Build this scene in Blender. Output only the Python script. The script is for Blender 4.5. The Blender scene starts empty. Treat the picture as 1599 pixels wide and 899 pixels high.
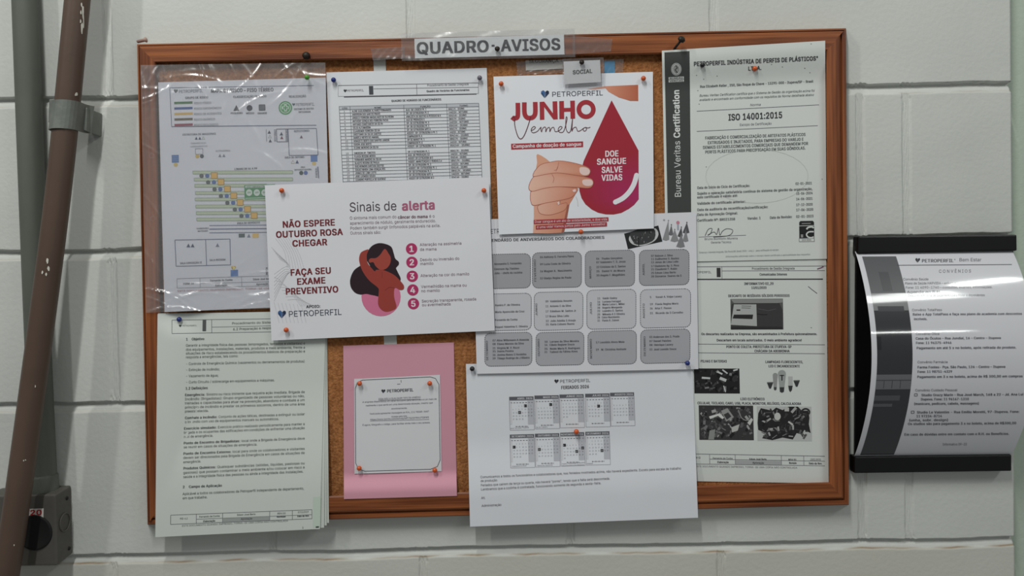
import bpy, bmesh, math, random
import numpy as np
from mathutils import Vector, Matrix
from mathutils.geometry import tessellate_polygon, delaunay_2d_cdt
random.seed(7)
SC = bpy.context.scene
COL = SC.collection
Z0 = 1.5
# ------------------------------------------------------------------ camera
F = 1155.0; CX = 799.5; CY = 449.5
CAM = np.array([0.01714, -0.96459, Z0 - 0.00094])
def _rot(yaw, pitch, roll):
    cy, sy, cp, sp, cr, sr = math.cos(yaw), math.sin(yaw), math.cos(pitch), math.sin(pitch), math.cos(roll), math.sin(roll)
    return (np.array([[cy, -sy, 0], [sy, cy, 0], [0, 0, 1]]) @ np.array([[1, 0, 0], [0, cp, -sp], [0, sp, cp]])
            @ np.array([[cr, 0, sr], [0, 1, 0], [-sr, 0, cr]]))
RM = _rot(-0.0041904, -0.0149439, 0.0172910)
cd = bpy.data.cameras.new('camera'); cam = bpy.data.objects.new('camera', cd); COL.objects.link(cam)
cd.sensor_width = 36; cd.lens = F / 1599 * 36; cd.clip_start = 0.02
m4 = Matrix.Identity(4)
for i in range(3):
    m4[i][0] = RM[i, 0]; m4[i][1] = RM[i, 2]; m4[i][2] = -RM[i, 1]; m4[i][3] = CAM[i]
cam.matrix_world = m4
SC.camera = cam
# ------------------------------------------------------------------ light and exposure
SC.view_settings.view_transform = 'Standard'; SC.view_settings.look = 'None'
SC.view_settings.gamma = 1.0; SC.view_settings.use_curve_mapping = False
SC.view_settings.exposure = 0.0
W = bpy.data.worlds.new('room_ambience'); SC.world = W; W.use_nodes = True
W.node_tree.nodes['Background'].inputs['Color'].default_value = (0.86, 0.90, 0.88, 1)
W.node_tree.nodes['Background'].inputs['Strength'].default_value = 0.20
def area(name, loc, target, sx, sy, power, color=(1, 1, 1)):
    l = bpy.data.lights.new(name, 'AREA'); l.shape = 'RECTANGLE'; l.size = sx; l.size_y = sy; l.energy = power; l.color = color
    o = bpy.data.objects.new(name, l); COL.objects.link(o); o.location = loc
    o.rotation_euler = (Vector(target) - Vector(loc)).to_track_quat('-Z', 'Y').to_euler()
    return o
area('ceiling_tube_light', (-1.75, -1.45, Z0 + 1.75), (-0.3, 0, Z0), 0.07, 0.9, 13, (1.0, 0.99, 0.95))
area('ceiling_tube_light', (-0.40, -1.35, Z0 + 1.75), (0.0, 0, Z0), 0.07, 0.9, 25, (0.98, 1.0, 0.96))
area('ceiling_tube_light', (2.21, -1.64, Z0 + 1.80), (0.3, 0, Z0), 0.26, 0.07, 7, (0.97, 1.0, 0.97))
area('ceiling_panel_light', (2.10, -2.26, Z0 + 1.80), (0.3, 0, Z0), 0.50, 0.22, 7, (0.97, 1.0, 0.97))
area('ceiling_tube_light', (4.55, -7.2, Z0 + 1.80), (0.3, 0, Z0), 1.1, 0.10, 14, (0.97, 1.0, 0.97))

# ------------------------------------------------------------------ helpers
def unp(px, py, d):
    """points on the planes y = -d seen at photo position (px, py); arrays allowed"""
    px = np.asarray(px, float); py = np.asarray(py, float); d = np.asarray(d, float)
    v = np.stack([(px - CX) / F, np.ones_like(px + d * 0), -(py - CY) / F + d * 0], -1) if px.shape == d.shape else None
    if v is None:
        px, py, d = np.broadcast_arrays(px, py, d)
        v = np.stack([(px - CX) / F, np.ones_like(px), -(py - CY) / F], -1)
    w = v @ RM.T
    t = (-d - CAM[1]) / w[..., 1]
    return CAM + t[..., None] * w
def P(px, py, d): return Vector(unp(px, py, d).tolist())

def lin(c):
    return tuple((x / 255 / 12.92 if x / 255 <= 0.04045 else ((x / 255 + 0.055) / 1.055) ** 2.4) for x in c)

def link(name, me, mats=(), parent=None, smooth=False):
    o = bpy.data.objects.new(name, me); COL.objects.link(o)
    for m in (mats if isinstance(mats, (list, tuple)) else [mats]): me.materials.append(m)
    if parent: o.parent = parent; o.matrix_parent_inverse = parent.matrix_world.inverted()
    if smooth: me.polygons.foreach_set('use_smooth', [True] * len(me.polygons))
    return o
def tag(o, label, cat, group=None):
    o['label'] = label; o['category'] = cat
    if group: o['group'] = group
    return o
def thing(name, loc, label, cat, group=None):
    o = bpy.data.objects.new(name, None); COL.objects.link(o); o.location = loc; o.empty_display_size = 0.01
    o.matrix_world = Matrix.Translation(loc)
    return tag(o, label, cat, group)
def obj_bm(name, bm, mats, parent=None, smooth=False):
    me = bpy.data.meshes.new(name); bm.normal_update(); bm.to_mesh(me); bm.free()
    return link(name, me, mats, parent, smooth)
def recenter(o):
    """put a mesh object's origin in the middle of its mesh"""
    n = len(o.data.vertices); a = np.empty(n * 3, np.float32); o.data.vertices.foreach_get('co', a); a = a.reshape(-1, 3)
    c = (a.min(0) + a.max(0)) / 2; a -= c; o.data.vertices.foreach_set('co', a.ravel()); o.data.update()
    o.location = Vector(c.tolist()); o.matrix_world = Matrix.Translation(o.location)
    return o

# ------------------------------------------------------------------ materials
def mat(name, base, rough=0.5, vary=0.0, scale=30, bump=0.0, bscale=200, metal=0.0, spec=0.5, stretch=(1, 1, 1), coat=0.0, base2=None, detail=6, dist=0.002):
    m = bpy.data.materials.new(name); m.use_nodes = True; nt = m.node_tree; b = nt.nodes['Principled BSDF']
    b.inputs['Roughness'].default_value = rough; b.inputs['Metallic'].default_value = metal
    b.inputs['Specular IOR Level'].default_value = spec; b.inputs['Coat Weight'].default_value = coat
    b.inputs['Coat Roughness'].default_value = 0.08
    tc = nt.nodes.new('ShaderNodeTexCoord'); mp = nt.nodes.new('ShaderNodeMapping'); mp.inputs['Scale'].default_value = stretch
    nt.links.new(tc.outputs['Object'], mp.inputs['Vector'])
    n = nt.nodes.new('ShaderNodeTexNoise'); n.inputs['Scale'].default_value = scale; n.inputs['Detail'].default_value = detail
    nt.links.new(mp.outputs['Vector'], n.inputs['Vector'])
    r = nt.nodes.new('ShaderNodeValToRGB'); c = lin(base)
    c2 = lin(base2) if base2 else tuple(x * (1 - vary) for x in c)
    r.color_ramp.elements[0].position = 0.3; r.color_ramp.elements[1].position = 0.7
    r.color_ramp.elements[0].color = (*c2, 1); r.color_ramp.elements[1].color = (*c, 1)
    nt.links.new(n.outputs['Fac'], r.inputs['Fac']); nt.links.new(r.outputs['Color'], b.inputs['Base Color'])
    if bump:
        n2 = nt.nodes.new('ShaderNodeTexNoise'); n2.inputs['Scale'].default_value = bscale; n2.inputs['Detail'].default_value = 4
        nt.links.new(mp.outputs['Vector'], n2.inputs['Vector'])
        bp = nt.nodes.new('ShaderNodeBump'); bp.inputs['Strength'].default_value = bump; bp.inputs['Distance'].default_value = dist
        nt.links.new(n2.outputs['Fac'], bp.inputs['Height']); nt.links.new(bp.outputs['Normal'], b.inputs['Normal'])
    return m
def print_mat(name, rough, coat=0.0, bump=0.0):
    m = bpy.data.materials.new(name); m.use_nodes = True; nt = m.node_tree; b = nt.nodes['Principled BSDF']
    b.inputs['Roughness'].default_value = rough; b.inputs['Coat Weight'].default_value = coat; b.inputs['Coat Roughness'].default_value = 0.07
    b.inputs['Specular IOR Level'].default_value = 0.25
    a = nt.nodes.new('ShaderNodeAttribute'); a.attribute_name = 'ink'
    tc = nt.nodes.new('ShaderNodeTexCoord'); n = nt.nodes.new('ShaderNodeTexNoise'); n.inputs['Scale'].default_value = 14; n.inputs['Detail'].default_value = 5
    nt.links.new(tc.outputs['Object'], n.inputs['Vector'])
    mr = nt.nodes.new('ShaderNodeMapRange'); mr.inputs['To Min'].default_value = 0.965; mr.inputs['To Max'].default_value = 1.02
    nt.links.new(n.outputs['Fac'], mr.inputs['Value'])
    mx = nt.nodes.new('ShaderNodeVectorMath'); mx.operation = 'SCALE'
    nt.links.new(a.outputs['Color'], mx.inputs[0]); nt.links.new(mr.outputs['Result'], mx.inputs['Scale'])
    nt.links.new(mx.outputs['Vector'], b.inputs['Base Color'])
    if bump:
        bp = nt.nodes.new('ShaderNodeBump'); bp.inputs['Strength'].default_value = bump; bp.inputs['Distance'].default_value = 0.01
        nt.links.new(n.outputs['Fac'], bp.inputs['Height']); nt.links.new(bp.outputs['Normal'], b.inputs['Normal'])
    return m
def plastic_mat(name, haze, gloss, rough, bump):
    m = bpy.data.materials.new(name); m.use_nodes = True; nt = m.node_tree; nt.nodes.clear()
    out = nt.nodes.new('ShaderNodeOutputMaterial'); tr = nt.nodes.new('ShaderNodeBsdfTransparent'); tr.inputs['Color'].default_value = (0.96, 0.96, 0.97, 1)
    df = nt.nodes.new('ShaderNodeBsdfDiffuse'); df.inputs['Color'].default_value = (0.8, 0.8, 0.82, 1)
    gl = nt.nodes.new('ShaderNodeBsdfGlossy'); gl.inputs['Roughness'].default_value = rough; gl.inputs['Color'].default_value = (1, 1, 1, 1)
    tc = nt.nodes.new('ShaderNodeTexCoord'); n = nt.nodes.new('ShaderNodeTexNoise'); n.inputs['Scale'].default_value = 22; n.inputs['Detail'].default_value = 2; n.inputs['Distortion'].default_value = 1.2
    nt.links.new(tc.outputs['Object'], n.inputs['Vector'])
    bp = nt.nodes.new('ShaderNodeBump'); bp.inputs['Strength'].default_value = bump; bp.inputs['Distance'].default_value = 0.01
    nt.links.new(n.outputs['Fac'], bp.inputs['Height']); nt.links.new(bp.outputs['Normal'], gl.inputs['Normal'])
    a = nt.nodes.new('ShaderNodeMixShader'); a.inputs['Fac'].default_value = haze
    nt.links.new(tr.outputs[0], a.inputs[1]); nt.links.new(df.outputs[0], a.inputs[2])
    b = nt.nodes.new('ShaderNodeMixShader'); b.inputs['Fac'].default_value = gloss
    nt.links.new(a.outputs[0], b.inputs[1]); nt.links.new(gl.outputs[0], b.inputs[2]); nt.links.new(b.outputs[0], out.inputs['Surface'])
    return m
def wood_mat(name, horiz):
    m = mat(name, (160, 93, 51), 0.42, 0, 1, 0.12, 6, spec=0.35, stretch=((5, 60, 150) if horiz else (150, 60, 5)), base2=(102, 51, 24), detail=6)
    for n in m.node_tree.nodes:
        if n.type == 'VALTORGB': n.color_ramp.elements[0].position = 0.36; n.color_ramp.elements[1].position = 0.66
    return m
M_WALL = mat('painted_block', (206, 208, 203), 0.6, 0.10, 5, 0.35, 170, spec=0.3, dist=0.0012)
def add_dirt(m):
    nt = m.node_tree; b = nt.nodes['Principled BSDF']; src = b.inputs['Base Color'].links[0].from_socket
    a = nt.nodes.new('ShaderNodeAttribute'); a.attribute_name = 'dirt'; sp = nt.nodes.new('ShaderNodeSeparateColor'); nt.links.new(a.outputs['Color'], sp.inputs[0])
    prev = src
    for ch, c in ((1, (196, 193, 182)), (0, (150, 126, 100))):
        mx = nt.nodes.new('ShaderNodeMix'); mx.data_type = 'RGBA'; mx.inputs['B'].default_value = (*lin(c), 1)
        nt.links.new(sp.outputs[ch], mx.inputs['Factor']); nt.links.new(prev, mx.inputs['A']); prev = mx.outputs['Result']
    nt.links.new(prev, b.inputs['Base Color'])
add_dirt(M_WALL)
M_GREEN = mat('green_painted_wall', (190, 203, 187), 0.6, 0.08, 6, 0.3, 160, spec=0.3)
M_CORK = mat('cork', (176, 120, 76), 0.9, 0, 260, 0.8, 350, base2=(134, 84, 48), detail=3, spec=0.1)
M_WH = wood_mat('varnished_wood_across', True); M_WV = wood_mat('varnished_wood_upright', False)
M_PRINT = print_mat('printed_paper', 0.62, 0.0, 0.05)
M_LAM = print_mat('laminated_print', 0.35, 1.0)
M_SLEEVE = plastic_mat('clear_sleeve', 0.05, 0.09, 0.24, 0.15)
M_TAPE = plastic_mat('clear_tape', 0.03, 0.07, 0.2, 0.22)
M_BLACK = mat('black_plastic', (13, 13, 14), 0.35, 0.2, 40, spec=0.35)
M_BROWN = mat('brown_paint', (92, 74, 64), 0.45, 0.22, 8, 0.15, 60, spec=0.3)
M_GREY = mat('grey_green_conduit', (98, 102, 94), 0.55, 0.18, 10, 0.1, 80, spec=0.3)
M_BOX = mat('cast_grey_box', (92, 89, 84), 0.55, 0.25, 16, 0.2, 80, spec=0.35)
M_GALV = mat('galvanised_steel', (126, 130, 124), 0.5, 0.3, 40, 0.2, 120, metal=0.3)
M_FLAKE = mat('chipped_white_paint', (215, 212, 202), 0.7, 0.15, 60)
M_DARK = mat('dark_hole', (9, 8, 8), 0.8)
M_ORANGE = mat('orange_pin_plastic', (205, 88, 36), 0.3, 0.05)
M_BLUE = mat('blue_pin_plastic', (34, 48, 120), 0.3, 0.05)
M_PINGREEN = mat('green_pin_plastic', (80, 150, 50), 0.3, 0.05)
M_PINGREY = mat('grey_pin_plastic', (110, 105, 118), 0.3, 0.05)
M_PINBLACK = mat('black_pin_plastic', (22, 22, 26), 0.3, 0.05)
M_STEEL = mat('pin_steel', (170, 170, 170), 0.3, metal=1.0)
M_NAIL = mat('rusty_nail', (46, 38, 32), 0.5, 0.4, 300, metal=0.5)
M_PEG = mat('pinkish_wood_peg', (178, 150, 140), 0.6, 0.1)

# ------------------------------------------------------------------ lettering
CH = "ABCDEFGHIJKLMNOPQRSTUVWXYZabcdefghijklmnopqrstuvwxyz0123456789ÃÁÂÉÊÍÓÔÕÚÇãáâàéêíóôõúç.,:;-–/()!?\"'_$ºª®&"
GL = {}
def fill_outline(v, edges):
    """triangles inside the outlines, letters drawn with overlapping strokes included"""
    if not len(v): return v, []
    q, _, tris, *_r = delaunay_2d_cdt([Vector((float(a), float(b))) for a, b in v], list(edges), [], 0, 1e-5)
    q = np.array([tuple(p) for p in q]); fs = []
    a = v[[e[0] for e in edges]]; b = v[[e[1] for e in edges]]
    for t in tris:
        c = q[list(t)].mean(0) + np.array([1.3e-6, 0.9e-6])
        cr = (b[:, 0] - a[:, 0]) * (c[1] - a[:, 1]) - (b[:, 1] - a[:, 1]) * (c[0] - a[:, 0])
        wn = np.sum((a[:, 1] <= c[1]) & (b[:, 1] > c[1]) & (cr > 0)) - np.sum((a[:, 1] > c[1]) & (b[:, 1] <= c[1]) & (cr < 0))
        if wn != 0: fs.append(tuple(t))
    return q, fs
def load_glyphs():
    obs = []; font = None
    try:   # the plain sans-serif that ships with Blender; its built-in lettering otherwise
        import os
        font = bpy.data.fonts.load(os.path.join(bpy.utils.system_resource('DATAFILES'), 'fonts', 'Inter.woff2'))
    except Exception: font = None
    for wt in ('r',):
        for c in CH + ' ':
            for s in (c, c + '|'):
                if c == ' ' and s == ' ': s = '||'
                if c == ' ' and s == ' |': s = '| |'
                cu = bpy.data.curves.new('g', 'FONT'); cu.body = s; cu.resolution_u = 2; cu.dimensions = '2D'; cu.fill_mode = 'NONE'
                if font: cu.font = font
                o = bpy.data.objects.new('g', cu); COL.objects.link(o); obs.append((wt, c, s, o, cu))
    dg = bpy.context.evaluated_depsgraph_get(); raw = {}
    for wt, c, s, o, cu in obs:
        e = o.evaluated_get(dg); me = e.to_mesh()
        v = np.empty(len(me.vertices) * 3, np.float32); me.vertices.foreach_get('co', v); v = v.reshape(-1, 3)[:, :2].copy()
        fs = [tuple(p.vertices) for p in me.edges]; raw[wt, s] = (v, fs); e.to_mesh_clear()
    for wt, c, s, o, cu in obs:
        bpy.data.objects.remove(o); bpy.data.curves.remove(cu)
    for wt in 'r':
        cap = raw['r', 'H'][0][:, 1].max()
        barw = lambda s: raw[wt, s][0][:, 0].max()
        one = barw('||'); sp = barw('| |') - one
        # "||" : bar advance = distance between the two bars
        v = raw[wt, '||'][0][:, 0]; bw = (v.max() - v.min()); w1 = v[v < v.min() + bw / 2].max() - v.min(); adv = bw - w1
        lead = v.min() + w1
        for c in CH:
            v, fs = fill_outline(*raw[wt, c]); a = raw[wt, c + '|'][0][:, 0].max() - lead
            GL[wt, c] = (v / cap, fs, a / cap)
        GL[wt, ' '] = (np.zeros((0, 2)), [], sp / cap)
load_glyphs()

# ------------------------------------------------------------------ printed sheets
def homog(src, dst):
    A = []; b = []
    for (x, y), (X, Y) in zip(src, dst):
        A += [[x, y, 1, 0, 0, 0, -X * x, -X * y], [0, 0, 0, x, y, 1, -Y * x, -Y * y]]; b += [X, Y]
    return np.append(np.linalg.solve(np.array(A, float), np.array(b, float)), 1).reshape(3, 3)
def happly(H, x, y):
    x = np.asarray(x, float); y = np.asarray(y, float)
    w = H[2, 0] * x + H[2, 1] * y + H[2, 2]
    return (H[0, 0] * x + H[0, 1] * y + H[0, 2]) / w, (H[1, 0] * x + H[1, 1] * y + H[1, 2]) / w
def sm(a, b, x):
    t = np.clip((np.asarray(x, float) - a) / (b - a), 0, 1); return t * t * (3 - 2 * t)

INK = (62, 62, 68)
class Sheet:
    """one printed sheet: corners (TL, TR, BR, BL) as seen in the photo, height of each spot off the wall, and what is printed"""
    def __init__(s, corners, h, color=(225, 226, 230), n=(14, 18), bulge=None):
        s.c = corners; s.H = homog([(0, 0), (1, 0), (1, 1), (0, 1)], corners); s.Hi = np.linalg.inv(s.H)
        s.hf = h if callable(h) else (lambda u, v, k=h: k + 0 * u)
        s.col = lin(color); s.n = n; s.bulge = bulge
        s.px = []; s.py = []; s.ly = []; s.cl = []; s.fs = []; s.nv = 0
        if bulge is not None:
            h0 = float(s.hf(0.0, 0.0)); s.W = [unp(x, y, h0) for x, y in corners]
            s.HW = homog([(a[0], a[2]) for a in s.W], [(0, 0), (1, 0), (1, 1), (0, 1)]); s.HWi = np.linalg.inv(s.HW)
    # -- collecting ink
    def add(s, pts, faces, color, layer=1):
        pts = np.asarray(pts, float).reshape(-1, 2)
        s.px.append(pts[:, 0]); s.py.append(pts[:, 1]); s.ly.append(np.full(len(pts), float(layer)))
        if callable(color): c = np.array([lin(color(x, y)) for x, y in pts])
        else: c = np.tile(np.array(lin(color)), (len(pts), 1))
        s.cl.append(c); s.fs += [tuple(i + s.nv for i in f) for f in faces]; s.nv += len(pts)
    def quad(s, a, b, c, d, color, layer=1, step=12):
        """a b c d = TL TR BR BL"""
        a, b, c, d = map(np.array, (a, b, c, d))
        n = max(1, int(max(np.hypot(*(b - a)), np.hypot(*(c - d))) / step)); m = max(1, int(max(np.hypot(*(d - a)), np.hypot(*(c - b))) / step))
        pts = [(a * (1 - i / n) + b * i / n) * (1 - j / m) + (d * (1 - i / n) + c * i / n) * j / m for j in range(m + 1) for i in range(n + 1)]
        fs = [(j * (n + 1) + i, (j + 1) * (n + 1) + i, (j + 1) * (n + 1) + i + 1, j * (n + 1) + i + 1) for j in range(m) for i in range(n)]
        s.add(pts, fs, color, layer)
    def dirs(s, x, y):
        u, v = happly(s.Hi, x, y); e = 1e-4
        x0, y0 = happly(s.H, u, v); x1, y1 = happly(s.H, u + e, v); x2, y2 = happly(s.H, u, v + e)
        a = np.array([float(x1 - x0), float(y1 - y0)]); b = np.array([float(x2 - x0), float(y2 - y0)])
        return a / np.hypot(*a), b / np.hypot(*b)
    def rect(s, x, y, w, h, color, layer=1, step=12):
        """upper left corner, size in photo pixels, squared to the sheet"""
        a, b = s.dirs(x, y); p = np.array([x, y], float)
        s.quad(p, p + a * w, p + a * w + b * h, p + b * h, color, layer, step)
    def line(s, x0, y0, x1, y1, w=0.7, color=INK, layer=2):
        d = np.array([x1 - x0, y1 - y0], float); n = np.array([-d[1], d[0]]) / max(1e-6, np.hypot(*d)) * w / 2
        a = np.array([x0, y0], float); b = np.array([x1, y1], float)
        s.quad(a - n, b - n, b + n, a + n, color, layer, 10)
    def path(s, pts, w, color=INK, layer=2, closed=False, cap=True, smooth=0):
        p = [np.array(q, float) for q in pts]
        if smooth:
            q = []; N = len(p)
            for i in range(N if closed else N - 1):
                p0 = p[(i - 1) % N] if closed or i > 0 else p[i]; p1 = p[i]; p2 = p[(i + 1) % N]; p3 = p[(i + 2) % N] if closed or i + 2 < N else p2
                for k in range(smooth):
                    t = k / smooth
                    q.append(0.5 * (2 * p1 + (p2 - p0) * t + (2 * p0 - 5 * p1 + 4 * p2 - p3) * t * t + (3 * p1 - p0 - 3 * p2 + p3) * t ** 3))
            if not closed: q.append(p[-1])
            p = q
        q = []; M_ = len(p)
        for i in range(M_ if closed else M_ - 1):
            a, b = p[i], p[(i + 1) % M_]; kk = max(1, int(np.hypot(*(b - a)) / 9))
            q += [a + (b - a) * t / kk for t in range(kk)]
        if not closed: q.append(p[-1])
        p = q; N = len(p); L = []; R_ = []
        for i in range(N):
            a = p[(i - 1) % N] if closed or i > 0 else p[i]; b = p[(i + 1) % N] if closed or i < N - 1 else p[i]
            d = b - a; d = d / max(1e-6, np.hypot(*d)); nn = np.array([-d[1], d[0]]) * w / 2
            L.append(p[i] - nn); R_.append(p[i] + nn)
        fs = [(i, i + N, (i + 1) % N + N, (i + 1) % N) for i in range(N if closed else N - 1)]
        s.add(L + R_, fs, color, layer)
        if cap and not closed and w > 2:
            s.disc(p[0][0], p[0][1], w / 2, w / 2, color, layer + 0.3); s.disc(p[-1][0], p[-1][1], w / 2, w / 2, color, layer + 0.3)
    def poly(s, pts, color, layer=1, smooth=0):
        p = [np.array(q, float) for q in pts]
        if smooth:
            q = []; N = len(p)
            for i in range(N):
                p0, p1, p2, p3 = p[i - 1], p[i], p[(i + 1) % N], p[(i + 2) % N]
                for k in range(smooth):
                    t = k / smooth
                    q.append(0.5 * (2 * p1 + (p2 - p0) * t + (2 * p0 - 5 * p1 + 4 * p2 - p3) * t * t + (3 * p1 - p0 - 3 * p2 + p3) * t ** 3))
            p = q
        tr = tessellate_polygon([[Vector((a[0], -a[1], 0)) for a in p]])
        fs = []
        for t in tr:
            A, B, C = (p[i] for i in t)
            cr = (B[0] - A[0]) * (C[1] - A[1]) - (B[1] - A[1]) * (C[0] - A[0])
            fs.append(tuple(t) if cr < 0 else tuple(reversed(t)))
        s.add(p, fs, color, layer)
    def disc(s, x, y, rx, ry, color, layer=1, n=28):
        pts = [(x, y)] + [(x + rx * math.cos(2 * math.pi * i / n), y - ry * math.sin(2 * math.pi * i / n)) for i in range(n)]
        s.add(pts, [(0, 1 + i, 1 + (i + 1) % n) for i in range(n)], color, layer)
    def ring(s, x, y, rx, ry, w, color, layer=1, n=32):
        s.path([(x + rx * math.cos(2 * math.pi * i / n), y + ry * math.sin(2 * math.pi * i / n)) for i in range(n)], w, color, layer, closed=True)
    def tri(s, x, y, r, color, layer=1, hollow=False):
        if hollow: s.path([(x, y - r), (x + r, y + r), (x - r, y + r)], 0.8, color, layer, closed=True)
        else: s.add([(x, y - r), (x - r, y + r), (x + r, y + r)], [(0, 1, 2)], color, layer)
    def frame(s, a, b, c, d, w=0.7, color=INK, layer=2):
        for p, q in ((a, b), (b, c), (c, d), (d, a)): s.line(p[0], p[1], q[0], q[1], w, color, layer)
    def rrect(s, x0, y0, x1, y1, r, sk=0.0):
        """outline of a rounded rectangle; sk = slope of its horizontals"""
        pts = []
        for cx, cy, a0 in ((x1 - r, y0 + r, -90), (x1 - r, y1 - r, 0), (x0 + r, y1 - r, 90), (x0 + r, y0 + r, 180)):
            for k in range(7):
                a = math.radians(a0 + 15 * k); x = cx + r * math.cos(a); pts.append((x, cy + r * math.sin(a) + sk * (x - (x0 + x1) / 2)))
        return pts
    def dashes(s, pts, w, color, on=2.2, off=1.2, layer=2):
        q = pts + [pts[0]]; acc = 0
        for a, b in zip(q[:-1], q[1:]):
            a = np.array(a, float); b = np.array(b, float); L = np.hypot(*(b - a))
            if L < 1e-6: continue
            t = 0
            while t < L:
                ph = acc % (on + off); run = (on - ph) if ph < on else (on + off - ph); run = min(run, L - t)
                if ph < on - 1e-6:
                    p0 = a + (b - a) * t / L; p1 = a + (b - a) * (t + run) / L; s.line(p0[0], p0[1], p1[0], p1[1], w, color, layer)
                t += run + 1e-6; acc += run + 1e-6
    def text(s, st, x, y, w=None, cap=4.0, color=INK, wt='r', al='l', to=None, up=False, italic=0.0, layer=2, wide=1.0):
        """baseline starts at (x, y) (or is centred there); w = width in photo pixels; to = y of the baseline's far end"""
        e, d = s.dirs(x, y); ux, uy = e, -d
        if up: ux, uy = -d, -e
        elif to is not None and w: ux = np.array([w, to - y], float); ux = ux / np.hypot(*ux)
        bold = wt == 'b'; ex = 0.055 if bold else 0.0; ls = 0.06 if bold else 0.0   # heavier letters: struck again a hair to each side
        get = lambda c: GL.get(('r', c), GL['r', '-'])
        nat = sum(get(c)[2] + ls for c in st) * cap
        sx = (w / nat) if w else wide
        tot = nat * sx; off = {'l': 0, 'c': -tot / 2, 'r': -tot}[al]; pen = 0.0; V = []; Fc = []; k = 0
        for c in st:
            v, fs, a = get(c)
            if len(v):
                gx = (v[:, 0] + ex + italic * v[:, 1]) * cap * sx + pen * sx + off; gy = v[:, 1] * cap
                V.append(np.array([x, y]) + gx[:, None] * ux + gy[:, None] * uy); Fc += [tuple(i + k for i in f) for f in fs]; k += len(v)
            pen += (a + ls) * cap
        if not V: return
        V = np.concatenate(V)
        if not bold: s.add(V, Fc, color, layer); return
        for n_, (dx, dy) in enumerate(((-1, 0), (1, 0)) if cap < 6 else ((-1, -0.5), (1, -0.5), (-1, 0.5), (1, 0.5))):
            s.add(V + ux * dx * ex * cap * min(sx, 1.1) + uy * dy * ex * cap, Fc, color, layer + 0.2 * n_)
    def heart(s, x, y, r, c1=(70, 105, 150), c2=(30, 42, 66), layer=2):
        """the two-tone faceted heart-shaped company mark"""
        q = lambda pts: [(x + a * r, y + b * r) for a, b in pts]
        s.poly(q([(0.05, -0.55), (-0.45, -0.95), (-1.0, -0.6), (-1.0, -0.05), (-0.1, 1.05)]), c1, layer)
        s.poly(q([(0.1, -0.5), (0.55, -0.9), (1.0, -0.65), (1.0, -0.1), (0.0, 1.0)]), c2, layer)
        s.poly(q([(-1.0, -0.1), (-0.55, -0.35), (-0.1, 1.05)]), tuple(int(a * 0.72) for a in c1), layer + 0.4)
        s.poly(q([(0.1, -0.5), (0.55, -0.05), (0.0, 1.0)]), tuple(min(255, int(a * 1.7)) for a in c2), layer + 0.4)
    # -- to 3D
    def to3(s, px, py, ly):
        off = np.where(ly > 0, 0.00009 + 0.00009 * ly, 0.0)
        if s.bulge is None:
            u, v = happly(s.Hi, px, py); return unp(px, py, s.hf(u, v) + off)
        d = np.full(len(px), float(s.hf(0.0, 0.0)))
        for _ in range(30):
            q = unp(px, py, d); u, v = happly(s.HW, q[:, 0], q[:, 2]); d = s.hf(u, v) + s.bulge(u, np.clip(v, 0, 1))
        return unp(px, py, d + off)
    def build(s, name, material=None, parent=None, thick=0.0003):
        nu, nv = s.n; U, V = np.meshgrid(np.linspace(0, 1, nu + 1), np.linspace(0, 1, nv + 1)); U = U.ravel(); V = V.ravel()
        if s.bulge is None:
            gx, gy = happly(s.H, U, V); g = unp(gx, gy, s.hf(U, V))
        else:
            X, Z = happly(s.HWi, U, V); g = np.stack([X, -(s.hf(U, V) + s.bulge(U, V)), Z], -1)
        bk = g + np.array([0, thick, 0]); N = len(g); fs = []
        ix = lambda i, j: j * (nu + 1) + i
        for j in range(nv):
            for i in range(nu):
                a, b, c, d = ix(i, j), ix(i + 1, j), ix(i + 1, j + 1), ix(i, j + 1)
                fs.append((a, d, c, b)); fs.append((a + N, b + N, c + N, d + N))
        rim = [ix(i, 0) for i in range(nu)] + [ix(nu, j) for j in range(nv)] + [ix(i, nv) for i in range(nu, 0, -1)] + [ix(0, j) for j in range(nv, 0, -1)]
        for a, b in zip(rim, rim[1:] + rim[:1]): fs.append((a, b, b + N, a + N))
        vs = [g, bk]; cs = [np.tile(np.array(s.col), (2 * N, 1))]
        if s.nv:
            vs.append(s.to3(np.concatenate(s.px), np.concatenate(s.py), np.concatenate(s.ly))); cs += s.cl
            fs += [tuple(i + 2 * N for i in f) for f in s.fs]
        vs = np.concatenate(vs); cs = np.concatenate(cs)
        me = bpy.data.meshes.new(name); me.from_pydata(vs.tolist(), [], fs); me.validate(clean_customdata=False)
        at = me.attributes.new('ink', 'FLOAT_COLOR', 'POINT'); at.data.foreach_set('color', np.concatenate([cs, np.ones((len(cs), 1))], 1).astype(np.float32).ravel())
        o = link(name, me, material or M_PRINT, None, True); me.set_sharp_from_angle(angle=0.6)
        recenter(o)
        if parent: o.parent = parent; o.matrix_parent_inverse = parent.matrix_world.inverted()
        return o
    def plain(s, name, material, parent=None, thick=0.0002):
        return s.build(name, material, parent, thick)

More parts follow.
